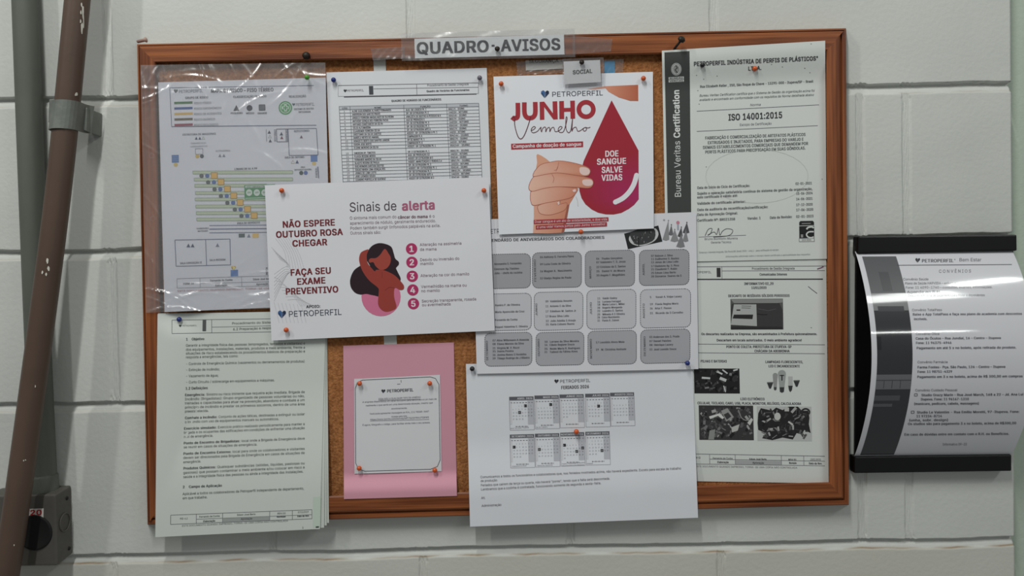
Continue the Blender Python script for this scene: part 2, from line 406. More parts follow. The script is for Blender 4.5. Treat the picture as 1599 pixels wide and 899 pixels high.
# ------------------------------------------------------------------ the wall
def hnoise(x, f, seed):
    r = np.random.RandomState(seed); o = 0 * x
    for k in range(5): o = o + np.sin(x * f * (1.0 + 0.83 * k) + r.rand() * 6.3) * r.rand()
    return o / 2.0
def wx(px, py): return float(unp(px, py, 0.0)[0])
def build_wall():
    zj = [Z0 + z for z in (0.634, 0.435, 0.2365, 0.0395, -0.160, -0.3595, -0.558, -0.757)]   # courses' joints from the top
    courses = {  # vertical joints of the course BELOW joint k (world x), matched to the photo
        1: [wx(-780, 20), wx(-306, 20), wx(167, 20), wx(641, 20), wx(1114, 20)],
        2: [wx(-524, 260), wx(-50, 260), wx(424, 260), wx(890, 260), wx(1344, 260), wx(1416, 260)],
        3: [wx(-770, 500), wx(-296, 500), wx(177, 500), wx(641, 500), wx(1114, 500)],
        4: [wx(-524, 760), wx(-50, 760), wx(424, 800), wx(890, 800), wx(1347, 800), wx(1420, 800)],
        5: [wx(-770, 890), wx(-296, 890), wx(177, 890), wx(661, 890), wx(1126, 890)],
        0: [wx(-524, 0), wx(-50, 0), wx(424, 0), wx(890, 0)], 6: [wx(-524, 900), wx(-50, 900), wx(424, 900), wx(890, 900), wx(1347, 900)]}
    xe = wx(1581, 450); x0 = -1.75
    allx = sorted({round(v, 4) for c in courses.values() for v in c})
    xs = set(np.arange(x0, xe, 0.008).round(4)) | {xe}
    for v in allx: xs |= set((v + np.arange(-0.011, 0.0111, 0.0014)).round(4))
    xs = np.array(sorted(v for v in xs if x0 <= v <= xe))
    zs = set(np.arange(Z0 - 0.95, Z0 + 0.83, 0.008).round(4))
    for v in zj: zs |= set((v + np.arange(-0.014, 0.0141, 0.0009)).round(4))
    zs = np.array(sorted(v for v in zs if Z0 - 0.95 <= v <= Z0 + 0.83))
    X, Z = np.meshgrid(xs, zs); D = np.zeros_like(X); DIRT = np.zeros_like(X); OLD = 0.8 * (Z < zj[5] - 0.007) * (0.75 + 0.25 * hnoise(X, 6, 77))
    rng = np.random.RandomState(3)
    for k, z in enumerate(zj):   # bed joints: sharp upper lip, sloping lower lip
        zc = z + 0.0012 * hnoise(X, 9, k)
        s = Z - zc
        up = 0.0052 + 0.0007 * hnoise(X, 70, 20 + k) + 0.0006 * hnoise(X, 260, 40 + k); lo = -0.0062 + 0.0008 * hnoise(X, 55, 60 + k)
        prof = (1 - sm(up - 0.0006, up + 0.0010, s)) * sm(lo - 0.0024, lo + 0.0022, s)
        D = np.maximum(D, prof * (0.0026 + 0.0042 * sm(-0.005, 0.004, s)))
        DIRT = np.maximum(DIRT, (1.0 if k == 5 else 0.35) * np.exp(-((s - lo) / 0.0011) ** 2) * np.clip(0.55 + 0.6 * hnoise(X, 23, 90 + k), 0, 1))
    for k in range(len(zj) - 1):  # head joints, struck nearly flush
        for v in courses.get(k, []):
            inside = ((Z < zj[k]) & (Z > zj[k + 1]))
            s = X - (v + 0.0007 * hnoise(Z, 60, int(v * 1000) % 97))
            wv = 0.0052 + 0.0007 * hnoise(Z, 190, int(v * 777) % 89)
            prof = 1 - sm(wv - 0.0012, wv + 0.0016, np.abs(s))
            D = np.maximum(D, inside * prof * (0.0018 + 0.0006 * hnoise(X * 3 + Z, 300, 5)))
    D += 0.00025 * hnoise(X + 0.7 * Z, 14, 9) + 0.00025 * hnoise(Z - 0.4 * X, 17, 11)
    Y = D.copy(); nx, nz = len(xs), len(zs)
    v = np.stack([X, Y, Z], -1).reshape(-1, 3).tolist(); fs = []
    for j in range(nz - 1):
        for i in range(nx - 1):
            a = j * nx + i; fs.append((a, a + 1, a + nx + 1, a + nx))
    # the free end of the wall turns back to the green wall
    n0 = len(v)
    for j in range(nz): v.append((xe, 0.19, float(zs[j])))
    for j in range(nz - 1): fs.append((j * nx + nx - 1, n0 + j, n0 + j + 1, (j + 1) * nx + nx - 1))
    me = bpy.data.meshes.new('wall_back'); me.from_pydata(v, [], fs)
    at = me.attributes.new('dirt', 'FLOAT_COLOR', 'POINT'); c4 = np.zeros((len(v), 4), np.float32); c4[:, 3] = 1
    c4[:nx * nz, 0] = DIRT.ravel(); c4[:nx * nz, 1] = np.clip(OLD, 0, 1).ravel(); at.data.foreach_set('color', c4.ravel())
    o = link('wall_back', me, M_WALL, smooth=True); o['kind'] = 'structure'
    bm = bmesh.new(); g = 0.02
    x1 = xe + 0.9
    vs = [bm.verts.new(p) for p in ((xe - 0.05, g + 0.02, Z0 - 0.95), (x1, g + 0.02, Z0 - 0.95), (x1, g + 0.02, Z0 + 0.83), (xe - 0.05, g + 0.02, Z0 + 0.83),
                                    (xe - 0.05, 0.19, Z0 - 0.95), (x1, 0.19, Z0 - 0.95), (x1, 0.19, Z0 + 0.83), (xe - 0.05, 0.19, Z0 + 0.83))]
    for f in ((0, 1, 2, 3), (5, 4, 7, 6), (0, 3, 7, 4), (1, 5, 6, 2), (3, 2, 6, 7), (0, 4, 5, 1)): bm.faces.new([vs[i] for i in f])
    o = obj_bm('wall_right', bm, M_GREEN); o['kind'] = 'structure'
build_wall()

# ------------------------------------------------------------------ notice board
HC = 0.0100
OUT = [(214, 69), (1321, 44), (1325.5, 788), (230.5, 819)]
INN = [(243.5, 98.5), (1290, 80), (1294.5, 752.5), (256, 781)]
board = thing('notice_board', P(770, 431, 0.0), 'framed cork notice board with varnished wooden frame, covered in notices', 'notice board')
PROF = [(0.0, 0.0012), (0.0, 0.0165), (0.03, 0.0178), (0.20, 0.0178), (0.23, 0.0150), (0.27, 0.0150), (0.30, 0.0192), (0.36, 0.0204), (0.92, 0.0204), (1.0, 0.0186), (1.0, 0.0050)]
def rail(k, material):
    a, b = OUT[k], OUT[(k + 1) % 4]; ai, bi = INN[k], INN[(k + 1) % 4]; seg = 24; v = []; fs = []; n = len(PROF)
    for j in range(seg + 1):
        s = j / seg
        for t, h in PROF:
            if k in (0, 3) and t <= 0.36: t *= 0.4
            pa = np.array(a) * (1 - t) + np.array(ai) * t; pb = np.array(b) * (1 - t) + np.array(bi) * t
            e = 0.0004 if j not in (0,) else 0
            p = pa * (1 - s) + pb * s
            v.append(unp(p[0], p[1], h).tolist())
    for j in range(seg):
        for i in range(n - 1): fs.append((j * n + i, j * n + i + 1, (j + 1) * n + i + 1, (j + 1) * n + i))
        fs.append((j * n + n - 1, j * n, (j + 1) * n, (j + 1) * n + n - 1))
    fs.append(tuple(range(n - 1, -1, -1))); fs.append(tuple(range(seg * n, seg * n + n)))
    me = bpy.data.meshes.new('frame_rail'); me.from_pydata(v, [], fs)
    bm = bmesh.new(); bm.from_mesh(me); bmesh.ops.recalc_face_normals(bm, faces=bm.faces); bm.to_mesh(me); bm.free()
    o = link('frame_rail', me, material); recenter(o); o.parent = board; o.matrix_parent_inverse = board.matrix_world.inverted()
for k, mm in enumerate((M_WH, M_WV, M_WH, M_WV)): rail(k, mm)
ck = Sheet([(240, 95), (1293, 77), (1297, 755), (253, 784)], HC, n=(2, 2)); ck.plain('cork_panel', M_CORK, board, 0.006)

# ------------------------------------------------------------------ papers on the board
WHITE = (222, 223, 229); GREYW = (214, 217, 214)
DK = (58, 58, 66); MID = (105, 105, 112)
def lines(S, rows, cap, color=DK, wt='r', **k):
    for r in rows:
        st, x, y, x2, y2 = r[:5]
        S.text(st, x, y, x2 - x, cap, color, r[5] if len(r) > 5 else wt, to=y2, **k)

# divider strip behind the sheets
S = Sheet([(583, 92), (602, 92), (620, 545), (600, 545)], HC + 0.0006, (206, 208, 204), (2, 10))
o = S.build('paper_strip'); tag(o, 'narrow white paper strip running behind the schedule and above the pink sheet', 'paper strip')

# ---- discarded-waste notice (lower right)
S = Sheet([(1071, 404), (1290, 402), (1294, 754.5), (1079, 751)], lambda u, v: HC + 0.0014 + 0.0004 * np.sin(5 * u + 3 * v), GREYW)
S.line(1072, 416.5, 1290, 415, 0.7, MID); S.rect(1119, 418, 6, 14.5, (58, 58, 58)); S.line(1127, 416, 1127.5, 436, 0.6, MID)
S.line(1127, 422.8, 1288, 422.3, 0.6, MID); S.line(1074, 436, 1285, 435.6, 1.7, (50, 52, 54))
S.heart(1071, 424, 2.4, (60, 60, 60), (40, 40, 40)); S.text('PETROPERFIL', 1075, 426.5, 36, 3.2, MID)
for st, xa, xb, y, cp, wt in [('Procedimento de Gestão Integrada', 1174, 1241, 421, 3.6, 'r'), ('Comunicados Internos', 1186, 1229, 430, 3.6, 'b'),
        ('INFORMATIVO 02_20', 1162, 1208, 444.6, 3.8, 'b'), ('13/01/2020', 1173, 1197, 450.8, 3.6, 'b'),
        ('DESCARTE DE RESÍDUOS SÓLIDOS PERIGOSOS', 1137, 1233, 463.6, 3.8, 'b'),
        ('Os descartes realizados na Empresa, são encaminhados à Prefeitura quinzenalmente.', 1095, 1276, 523, 3.6, 'b'),
        ('Descartem em locais autorizados. O meio ambiente agradece!', 1119, 1252, 532.6, 3.6, 'b'),
        ('PONTO DE COLETA: PREFEITURA DE ITUPEVA-SP', 1134, 1236, 543, 3.8, 'b'), ('CHÁCARA DA ABOBRINHA', 1178, 1233, 549.6, 3.8, 'b'),
        ('PILHAS E BATERIAS', 1094, 1135, 565.5, 3.8, 'b'), ('LAMPADAS FLORESCENTES,', 1195, 1254, 566.6, 3.8, 'b'), ('LED E INCANDESCENTE', 1200, 1249, 573.2, 3.8, 'b'),
        ('LIXO ELETRÔNICO', 1156, 1194, 624.4, 3.8, 'b'), ('CELULAR, TECLADO, CABO, USB, PLACA, MONITOR, RELÓGIO, CALCULADORA', 1089, 1251, 630.8, 3.8, 'b')]:
    S.text(st, xa, y, xb - xa, cp, DK, wt)
S.line(1090, 537, 1288, 538, 0.7, MID); S.line(1090, 550.6, 1288, 552, 0.7, MID)
# photograph of a waste box
S.rect(1140.5, 466.5, 82, 48, (92, 93, 92)); S.poly([(1141, 467), (1222, 467), (1222, 472), (1214, 473), (1146, 473)], (140, 141, 139), 2)
S.poly([(1143, 474), (1217, 473), (1222, 484), (1222, 509), (1141, 509), (1141, 483)], (62, 62, 62), 2)
S.poly([(1146, 475), (1181, 475), (1182, 509), (1141, 507)], (176, 178, 176), 3); S.poly([(1146, 491), (1176, 491), (1175, 498), (1144, 497)], (44, 44, 44), 4)
S.line(1158, 477.5, 1173, 478, 1.0, (110, 110, 110), 4); S.line(1158, 480.5, 1172, 481, 1.0, (110, 110, 110), 4); S.rect(1150, 483, 6, 2, (40, 40, 40), 4)
S.path([(1182, 490), (1190, 491), (1198, 491)], 1.0, (30, 30, 30), 4); S.path([(1184, 482), (1200, 485), (1212, 482)], 0.8, (96, 96, 96), 4); S.rect(1141, 509.5, 81, 4.6, (48, 48, 48), 3)
def litter(x, y, w, h, seed, n, dark, light, bright):
    """a heap of small printed shapes: grey photograph of scrap"""
    r = random.Random(seed); S.rect(x, y, w, h, (dark, dark, dark))
    for i in range(n):
        a = r.random() * math.pi; L = r.uniform(3, 9); Wd = r.uniform(1.5, 5); m = max(L, Wd) * 0.62 + 0.5
        if 2 * m > min(w, h): continue
        cx = r.uniform(x + m, x + w - m); cy = r.uniform(y + m, y + h - m); g = int(r.choice([dark * 0.6, dark * 1.25, light * 0.7, light, dark, dark * 1.6] + ([bright] if r.random() < 0.5 else [])))
        ca, sa = math.cos(a), math.sin(a)
        S.poly([(cx + (i_ * ca - j_ * sa) * 0.5, cy + (i_ * sa + j_ * ca) * 0.5) for i_, j_ in ((-L, -Wd), (L, -Wd * 0.8), (L * 0.9, Wd), (-L, Wd * 0.9))], (g, g, g), 2 + i * 0.02)
litter(1083.5, 575, 71, 39, 3, 60, 34, 95, 130)
for x0, y0, x1, y1, w in ((1096, 589.5, 1109, 590.5, 3), (1124, 590, 1134, 594, 4.5), (1120, 580, 1128, 584, 2.6), (1128, 577, 1136, 583, 2.2), (1145, 578.5, 1152, 576.5, 2.4), (1130, 602, 1133, 612, 1.6)):
    S.line(x0, y0, x1, y1, w, (196, 198, 198), 4.2)
litter(1091, 632.5, 85, 54, 5, 150, 58, 120, 165)
S.poly([(1107, 650), (1124, 645), (1131, 652), (1128, 654), (1121, 649), (1109, 654)], (212, 212, 210), 5.4); S.poly([(1126, 641), (1136, 637), (1146, 651), (1134, 658)], (150, 150, 148), 5.4)
S.poly([(1130, 647), (1137, 643.5), (1142, 650), (1135, 655)], (60, 60, 60), 5.8); S.poly([(1142, 667), (1155, 662), (1152, 672), (1143, 675)], (185, 185, 182), 5.4)
S.poly([(1167, 660), (1173, 652), (1176, 655), (1171, 664)], (200, 200, 198), 5.4); S.poly([(1108, 672), (1117, 670), (1115, 686), (1106, 686)], (140, 142, 140), 5.4)
S.path([(1153, 640), (1158, 652), (1166, 656), (1172, 650)], 1.2, (150, 150, 148), 5.4, smooth=5)
S.rect(1182, 634, 85, 54, (188, 190, 188)); S.poly([(1184, 645), (1188, 637), (1206, 641), (1212, 636), (1222, 640), (1232, 634.6), (1246, 634.6), (1252, 641), (1262, 641), (1264, 652), (1263, 662), (1266, 676), (1256, 671), (1252, 678), (1244, 676), (1238, 686), (1222, 683), (1206, 687), (1190, 684), (1196, 676), (1184, 671), (1183, 660)], (40, 40, 40), 1.6)
for k in range(90):
    r = random.Random(k + 900); a = r.random() * 3.14; cx = r.uniform(1189, 1260); cy = r.uniform(640, 682); L = r.uniform(2, 5); wd = r.uniform(1, 3); g = r.choice([30, 45, 60, 75, 95, 130, 170])
    S.line(cx - L * math.cos(a), cy - L * math.sin(a), cx + L * math.cos(a), cy + L * math.sin(a), wd, (g, g, g), 2.4 + 0.02 * k)
S.disc(1214, 650, 5, 6, (196, 197, 194), 5); S.line(1236, 644, 1243, 636, 4, (170, 170, 168), 5); S.rect(1225, 636, 7, 6, (186, 186, 184), 5); S.ring(1258, 643, 6, 5, 2.5, (50, 50, 50), 5); S.line(1231, 658, 1238, 663, 2.4, (200, 200, 198), 5)
# light bulbs
def bulb(x, top, base, r, g1, g2):
    S.disc(x, top + r, r, r, g1, 2); S.poly([(x - r * 0.98, top + r * 1.15), (x + r * 0.98, top + r * 1.15), (x + r * 0.6, base - r * 1.3), (x - r * 0.6, base - r * 1.3)], g1, 2.2)
    S.poly([(x - r * 0.6, base - r * 1.4), (x + r * 0.6, base - r * 1.4), (x + r * 0.5, base - 1.5), (x, base), (x - r * 0.5, base - 1.5)], g2, 2.5)
bulb(1221, 577.5, 613, 6.2, (160, 163, 162), (58, 60, 62)); S.line(1221, 585, 1221, 594, 1.8, (40, 40, 40), 3); S.line(1217.5, 586, 1224.5, 586, 1.4, (40, 40, 40), 3)
bulb(1210.5, 582, 609.5, 3.8, (150, 152, 150), (70, 72, 74)); S.rect(1231, 587.5, 6.5, 16, (182, 184, 182), 2); S.poly([(1230.8, 602), (1237.8, 602), (1236.5, 609), (1234, 612), (1232, 609)], (56, 58, 58), 2.5)
for x, y in ((1202.5, 597), (1244, 594)):
    S.poly([(x - 5, y), (x + 5, y - 0.4), (x + 3, y + 5), (x + 1.3, y + 9.5), (x - 1.3, y + 9.5), (x - 3, y + 5)], (58, 60, 60), 2); S.line(x - 4.6, y, x + 4.6, y - 0.3, 1.3, (120, 120, 120), 2.6)
S.quad((1148, 718.4), (1220, 719.6), (1220, 726), (1148, 725), (170, 172, 172))
S.line(1081, 708.4, 1288, 712, 0.7, MID); S.line(1081, 724, 1288, 727, 0.6, MID); S.line(1108, 716.5, 1288, 719.8, 0.6, MID)
for x in (1081.5, 1108, 1148, 1220, 1255): S.line(x, 708.5 + (x - 1081) * 0.017, x + 0.3, 724 + (x - 1081) * 0.0145, 0.6, MID)
for st, xa, xb, y in (('FORM-02', 1082, 1094, 715.5), ('Fernando da Cunha', 1113, 1144, 716.6), ('Elaboração', 1120, 1138, 722.6), ('Edson José Berto', 1170, 1197, 718), ('Aprovação', 1175, 1193, 723.7), ('REV.01', 1231, 1244, 719), ('Revisão', 1232, 1244, 724), ('15/01/2020', 1265, 1282, 718.5), ('Data da Rev.', 1263, 1284, 724.6)):
    S.text(st, xa, y, xb - xa, 3, DK, 'b' if st[0] in 'EADR' else 'r')
S.text('ESTE DOCUMENTO QUANDO IMPRESSO, TORNA-SE UMA CÓPIA NÃO CONTROLADA', 1086, 729, 159, 2.6, (120, 120, 124))
S.path([(1262, 447), (1268, 452), (1276, 458)], 0.8, DK); S.path([(1276, 420), (1282, 418), (1286, 416)], 1.6, (120, 80, 110)); S.rect(1266, 511, 1.6, 0.9, DK)
o = S.build('notice_sheet'); tag(o, 'black-and-white hazardous waste disposal notice with scrap photographs in lower right corner of the board', 'notice')

# ---- certificate (upper right)
S = Sheet([(1033.5, 79), (1288.5, 63.5), (1291, 404), (1040, 409)], lambda u, v: HC + 0.0028 + 0.0098 * (1 - sm(0.02, 0.20, v)) + 0.0003 * np.sin(4 * u + 7 * v), GREYW, (24, 120))
S.quad((1037.5, 81.8), (1076.7, 79.8), (1080, 404), (1044, 405), (66, 69, 67), 1, 3)
S.ring(1056, 108, 7.5, 9.2, 1.2, (180, 182, 180), 2); S.ring(1056, 108, 5.6, 7.2, 1.4, (205, 207, 205), 2); S.disc(1056, 108, 4.6, 6, (150, 152, 150), 2.2)
S.path([(1055, 103), (1058, 106), (1054, 109), (1058, 113)], 1.3, (70, 72, 70), 3, smooth=4); S.line(1056, 101, 1056, 115, 0.7, (80, 82, 80), 3)
S.rect(1044, 120.6, 24, 3.7, (200, 202, 200), 2); S.rect(1044, 125, 24, 3.7, (200, 202, 200), 2)
S.text('BUREAU', 1045.5, 123.6, 21, 2.5, (66, 69, 67), 'b', layer=3); S.text('VERITAS', 1045.5, 128, 21, 2.5, (66, 69, 67), 'b', layer=3)
S.text('Bureau Veritas ', 1063.5, 308, 92, 9.6, (218, 220, 218), 'r', up=True); S.text('Certification', 1061.8, 215.5, 75.5, 9.6, (224, 226, 224), 'b', up=True)
lines(S, [('PETROPERFIL INDÚSTRIA DE PERFIS DE PLÁSTICOS"', 1083, 103, 1278, 94)], 6.4, (62, 64, 66), 'b')
S.text('LTDA.', 1168, 110, 21, 6, (62, 64, 66), 'b')
lines(S, [('Rua Elizabeth Keller , 250, São Roque da Chave - 13295-000 – Itupeva/SP - Brasil', 1093, 137, 1270, 128.6)], 3.8, (88, 90, 92), 'b')
lines(S, [('Bureau Veritas Certification certifica que o Sistema de Gestão da organização acima foi', 1092, 151, 1272, 143), ('avaliado e encontrado em conformidade com os requisitos da Norma detalhada abaixo', 1092, 157.6, 1271, 149.5)], 3.6, (80, 82, 84), 'r', italic=0.25)
S.text('Norma', 1171, 165.6, 17, 3.6, MID, 'r', italic=0.2); S.line(1088, 173.5, 1279, 163.5, 0.7, MID)
lines(S, [('ISO 14001:2015', 1137, 188, 1222, 184)], 9.6, (62, 64, 66), 'b'); S.text('Escopo de Certificação', 1155, 196.6, 50, 3.8, MID); S.line(1088, 205, 1277, 196, 0.7, MID)
lines(S, [('FABRICAÇÃO E COMERCIALIZAÇÃO DE ARTEFATOS PLÁSTICOS', 1101, 217.6, 1258, 212), ('EXTRUSADOS E INJETADOS, PARA EMPRESAS DO VAREJO E', 1105, 225, 1255, 219.4),
          ('DEMAIS ESTABELECIMENTOS COMERCIAIS QUE DEMANDEM POR', 1097.5, 232.4, 1262, 226), ('PERFIS PLÁSTICOS PARA PRECIFICAÇÃO EM SUAS GÔNDOLAS.', 1101, 239.6, 1258, 233)], 4.6, (92, 95, 96), 'b')
S.ring(1182, 275, 80, 42, 0.8, (200, 203, 200), 1)
for st, xa, y, xb, y2 in [('Data de Início do Ciclo de Certificação:', 1088.7, 295, 1171, 291.5), ('02-01-2021', 1242, 288.6, 1268, 287.6), ('Sujeito a operação satisfatória contínua do sistema de gestão da organização,', 1088.5, 304, 1269, 296.4),
        ('este certificado é válido até:', 1088.5, 309.8, 1152, 307), ('15-06-2024', 1243, 304, 1269, 303), ('Validade do certificado anterior:', 1088.5, 319.6, 1164, 316.4), ('14-06-2021', 1243, 312.6, 1269, 311.6),
        ('Data da auditoria de recertificação/certificação:', 1088.5, 329.4, 1199.5, 324.6), ('17-12-2020', 1243, 321.6, 1269, 320.6), ('Data de Aprovação Original:', 1088.5, 337, 1152, 334.4), ('17-06-2020', 1243, 329.6, 1270, 328.6),
        ('Certificado Nº: BR021358', 1088.5, 346, 1148, 343.6), ('Versão: 1', 1167, 342.8, 1188, 342), ('Data da Revisão:', 1202, 341.6, 1237, 340), ('02-01-2023', 1243, 340, 1270.5, 339)]:
    S.text(st, xa, y, xb - xa, 3.9, (92, 94, 96), 'b', to=y2)
S.path([(1101, 368), (1106, 358), (1112, 357), (1109, 365), (1105, 367), (1115, 362), (1119, 366), (1122, 356), (1124, 367), (1128, 361), (1135, 357), (1144, 359), (1141, 366), (1130, 369), (1114, 370)], 0.8, DK, smooth=5)
S.line(1091, 370, 1165, 367, 0.6, MID); S.text('Bruno Bomtorin Moreira', 1100, 374.6, 52, 3.2, MID); S.text('Gerente Técnico', 1110, 380, 32, 3.2, MID)
S.poly([(1248, 352), (1248, 347), (1250, 345), (1269, 344.6), (1271, 346.5), (1271.3, 351.4)], (40, 41, 41)); S.line(1252, 349, 1266, 348.6, 0.9, (170, 172, 170)); S.rect(1248, 353, 23.4, 18.6, (36, 37, 37))
S.path([(1259.6, 358), (1262, 355), (1268, 354), (1270.6, 356)], 2.6, (208, 211, 208), 3, smooth=4, cap=False); S.path([(1270.6, 361.6), (1263, 362), (1259.4, 366), (1262, 370), (1267, 371), (1270.6, 369.6)], 2.2, (208, 211, 208), 3, smooth=4, cap=False)
S.disc(1252.3, 367, 2, 0.9, (180, 182, 180), 3); S.disc(1252.3, 369.5, 2, 0.9, (180, 182, 180), 3); S.frame((1248, 372), (1271.6, 371.6), (1271.8, 376.8), (1248, 377.2), 0.6, MID); S.text('OCS 0001', 1252, 375.8, 15, 2.4, DK)
lines(S, [('Endereço: Alameda Araguaia, São Paulo/SP, Brasil 1500 - conj.1 - para verificação do escopo', 1092, 395.4, 1216, 391)], 2.6, (130, 132, 132)); lines(S, [('Informações adicionais sobre o escopo deste certificado e aplicabilidade dos requisitos', 1133, 401.6, 1265, 398)], 2.4, (140, 142, 142), 'r', italic=0.2)
for x, y in ((1087, 117), (1098, 123), (1119, 118), (1089, 141), (1204, 100), (1221, 104), (1256, 106), (1264, 113), (1266, 68), (1091, 162), (1102, 260), (1283, 279)): S.rect(x, y, 1.5, 0.9, (110, 108, 104), 2)
o = S.build('certificate'); tag(o, 'quality certificate with dark grey side band, upper right sheet overlapping the top frame', 'certificate')

# ---- staff schedule (upper middle left)
S = Sheet([(509.5, 113), (760, 106), (772, 462), (524, 470)], lambda u, v: HC + 0.0016 + 0.0004 * np.sin(6 * u) + 0.0008 * np.sin(3.1 * u) * (1 - v), (216, 217, 222))
S.line(528, 133.4, 747, 129.2, 0.7, MID); S.line(528, 150.4, 747, 146, 0.5, (150, 150, 155)); S.line(528, 133.4, 528, 150.4, 0.5, (150, 150, 155)); S.line(747, 129.2, 747, 146, 0.6, MID); S.line(650.5, 131, 651, 148, 0.6, MID); S.line(583, 138.6, 747, 136, 0.6, MID)
S.rect(576, 134.2, 6.6, 13.6, (70, 72, 78)); S.heart(539, 141.6, 2.4, (50, 50, 56), (40, 40, 46)); S.text('PETROPERFIL', 542, 143, 26, 3, (110, 110, 116))
lines(S, [('Procedimento de Gestão Integrada', 667, 134.8, 732, 132.8)], 3.4, MID); lines(S, [('Quadro de Horários de Funcionários', 666, 143.8, 733, 141.6)], 3, DK, 'b'); S.line(537, 151.4, 744, 146.8, 1.1, DK)
lines(S, [('QUADRO DE HORÁRIO DE FUNCIONÁRIOS', 611, 159, 689, 156.6)], 3.2, DK, 'b')
TL, TR, BR, BL = map(np.array, ((529.5, 166.), (747.5, 161.), (753.5, 295.), (536.5, 301.)))
tp = lambda a, b: (TL * (1 - a) + TR * a) * (1 - b) + (BL * (1 - a) + BR * a) * b
names = ['ALINE GUILHERMINA ALVAREZ FERNANDES', 'ANDERSON DOS SANTOS PRADO', 'ANGELO FERREIRA MAGALHÃES DE OLIVEIRA', 'ANTHONY GONÇALVES FERREIRA PAIVA', 'ANTONIO CONSTANCIO DA SILVA', 'CELIO ALTUMARINA', 'CLAUDEMIR FERREIRA SILVA', 'CRISTIANO DA SILVA SANTOS',
         'DANIELA NEVES DO AMARAL', 'DONIZETE BERTO DOS SANTOS JUNIOR', 'EDSON JOSÉ BERTO', 'ELIANE MORENO DA SILVA', 'EMERSON AP. TIMÓTEO', 'FLAVIA REGINA MORIA', 'FERNANDO MARINS DA SILVA', 'GLADYS REGINA DE PAULA', 'GUILHERMINO SANTANA BASTOS', 'ISAIAS MARIA LIMA GONÇALVES', 'JONAS DE LIMA LEITE', 'JOSE LEONIDO SOUZA', 'LEANDRO PORTELLA DE QUEIROZ', 'LUCAS FARIA', 'MARIA APARECIDA', 'RICARDO SILVA']
jobs = ['AUX. DE LÓGICA PL 1', 'OP. DE EXTRUSORA PL E', 'ANALISTA DE GESTÃO & PESSOAS M A', 'AUX DE PRODUÇÃO E', 'OP. DE EXTRUSORA PL 3', 'OP. DE EXTRUSORA PL 1', 'OP. DE EXTRUSORA MTE A', 'ASSIST. OP. EXTRUSORA A PL 1', 'COMPRADOR PL A', 'OP DE MANUT PL 1', 'COMPRADOR PL B', 'ASSIST. OP. EXTRUSORA PL 1', 'OP. E EXTRUSORA PL 1', 'AUX. DE PRODUÇÃO III', 'ASSIST OP EXTRUSORA M 5', 'ASSIST. MANUTENÇÃO E VENDAS 2.4', 'OP. DE EXTRUSORA PL 2', 'ASSIST. OP. EXTRUSORA PL 1', 'OP. DE EXTRUSORA PL E', 'OP. DE EXTRUSORA MTE A', 'ASSIST OP EXTRUSORA M 3', 'OP. DE PRODUÇÃO', 'AUX. DE PRODUÇÃO', 'OP. DE PRODUÇÃO']
cols = (0, 0.078, 0.463, 0.77, 1.0); ys = [0, 0.04]
for i in range(24): ys.append(ys[-1] + (0.062 if i == 12 else 0.0385))
a, b, c, d = tp(0, 0), tp(1, 0), tp(1, 0.04), tp(0, 0.04); S.quad(a, b, c, d, (186, 188, 194), 1)
for y in ys:
    a, b = tp(0, y), tp(1, y); S.line(a[0], a[1], b[0], b[1], 0.6, (96, 98, 106))
for cx in cols:
    a, b = tp(cx, 0), tp(cx, ys[-1]); S.line(a[0], a[1], b[0], b[1], 0.6, (96, 98, 106))
for st, cx in (('CÓD.', 0.02), ('NOME', 0.25), ('FUNÇÃO', 0.58), ('TURNO', 0.86)):
    p = tp(cx, 0.034); S.text(st, p[0], p[1], None, 2.6, DK, 'b')
for i in range(24):
    y = ys[i + 2] - 0.009
    p = tp(0.03, y); S.text(str(i + 1), p[0], p[1], None, 2.6, (80, 80, 88))
    p = tp(0.09, y); S.text(names[i], p[0], p[1], len(names[i]) * 1.75, 2.9, (70, 70, 78), 'b')
    p = tp(0.475, y); S.text(jobs[i], p[0], p[1], len(jobs[i]) * 1.7, 2.9, (70, 70, 78), 'b')
    p = tp(0.78, y); S.text(('08H/17H - DIURNO', '14H/22H - NOTURNO', '05H/14H - DIURNO')[(i * 7) % 3], p[0], p[1], 25 + (i * 5) % 7, 2.7, (70, 70, 78), 'b')
o = S.build('schedule_sheet'); tag(o, 'white staff timetable sheet with a ruled table, above and behind the breast exam poster', 'notice')

# ---- stapled procedure document (lower left)
doc = thing('stapled_document', P(376, 660, 0.02), 'thick stapled black-and-white procedure document hanging over the bottom left frame', 'document')
hs = lambda k: (lambda u, v, k=k: HC + 0.0012 + 0.0008 * k + 0.0102 * np.maximum(sm(0.30, 0.84, v), 1 - sm(0.03, 0.30, u + 0.9 * (1 - sm(0.0, 0.12, v)) * 0.12)) + 0.0012 * (k / 3) * sm(0.5, 1.0, v) * (0.3 + u))
for k, cs in ((0, [(248, 489), (510.5, 487), (513.5, 816), (250, 832)]), (1, [(248, 489), (510, 487), (510, 820), (248, 834)]), (2, [(247, 489), (509.5, 486), (506, 823.5), (246, 836)])):
    Sheet(cs, hs(k), (208 - 3 * k, 212 - 3 * k, 206 - 3 * k), (30, 60)).build('page', M_PRINT, doc)
S = Sheet([(246, 490), (509, 485), (499.5, 825.5), (242.5, 838.5)], hs(3), (208, 212, 207), (36, 72))
def seg(st, xa, y, xb, y2, cap=3.9, wt='r'): S.text(st, xa, y, xb - xa, cap, (74, 76, 76), wt, to=y2)
S.frame((268.5, 499.5), (505, 496.5), (503, 516.5), (268.5, 520.5), 0.6, MID); S.line(330.5, 498.6, 330.7, 519.6, 0.6, MID); S.line(330.6, 510.6, 504, 506.5, 0.5, MID)
S.rect(316.4, 499.5, 5.6, 17.5, (88, 90, 90)); S.heart(281.5, 508.5, 2, (50, 50, 54), (40, 40, 44)); S.text('PETROPERFIL', 284.5, 509.6, 23, 2.2, (120, 122, 122))
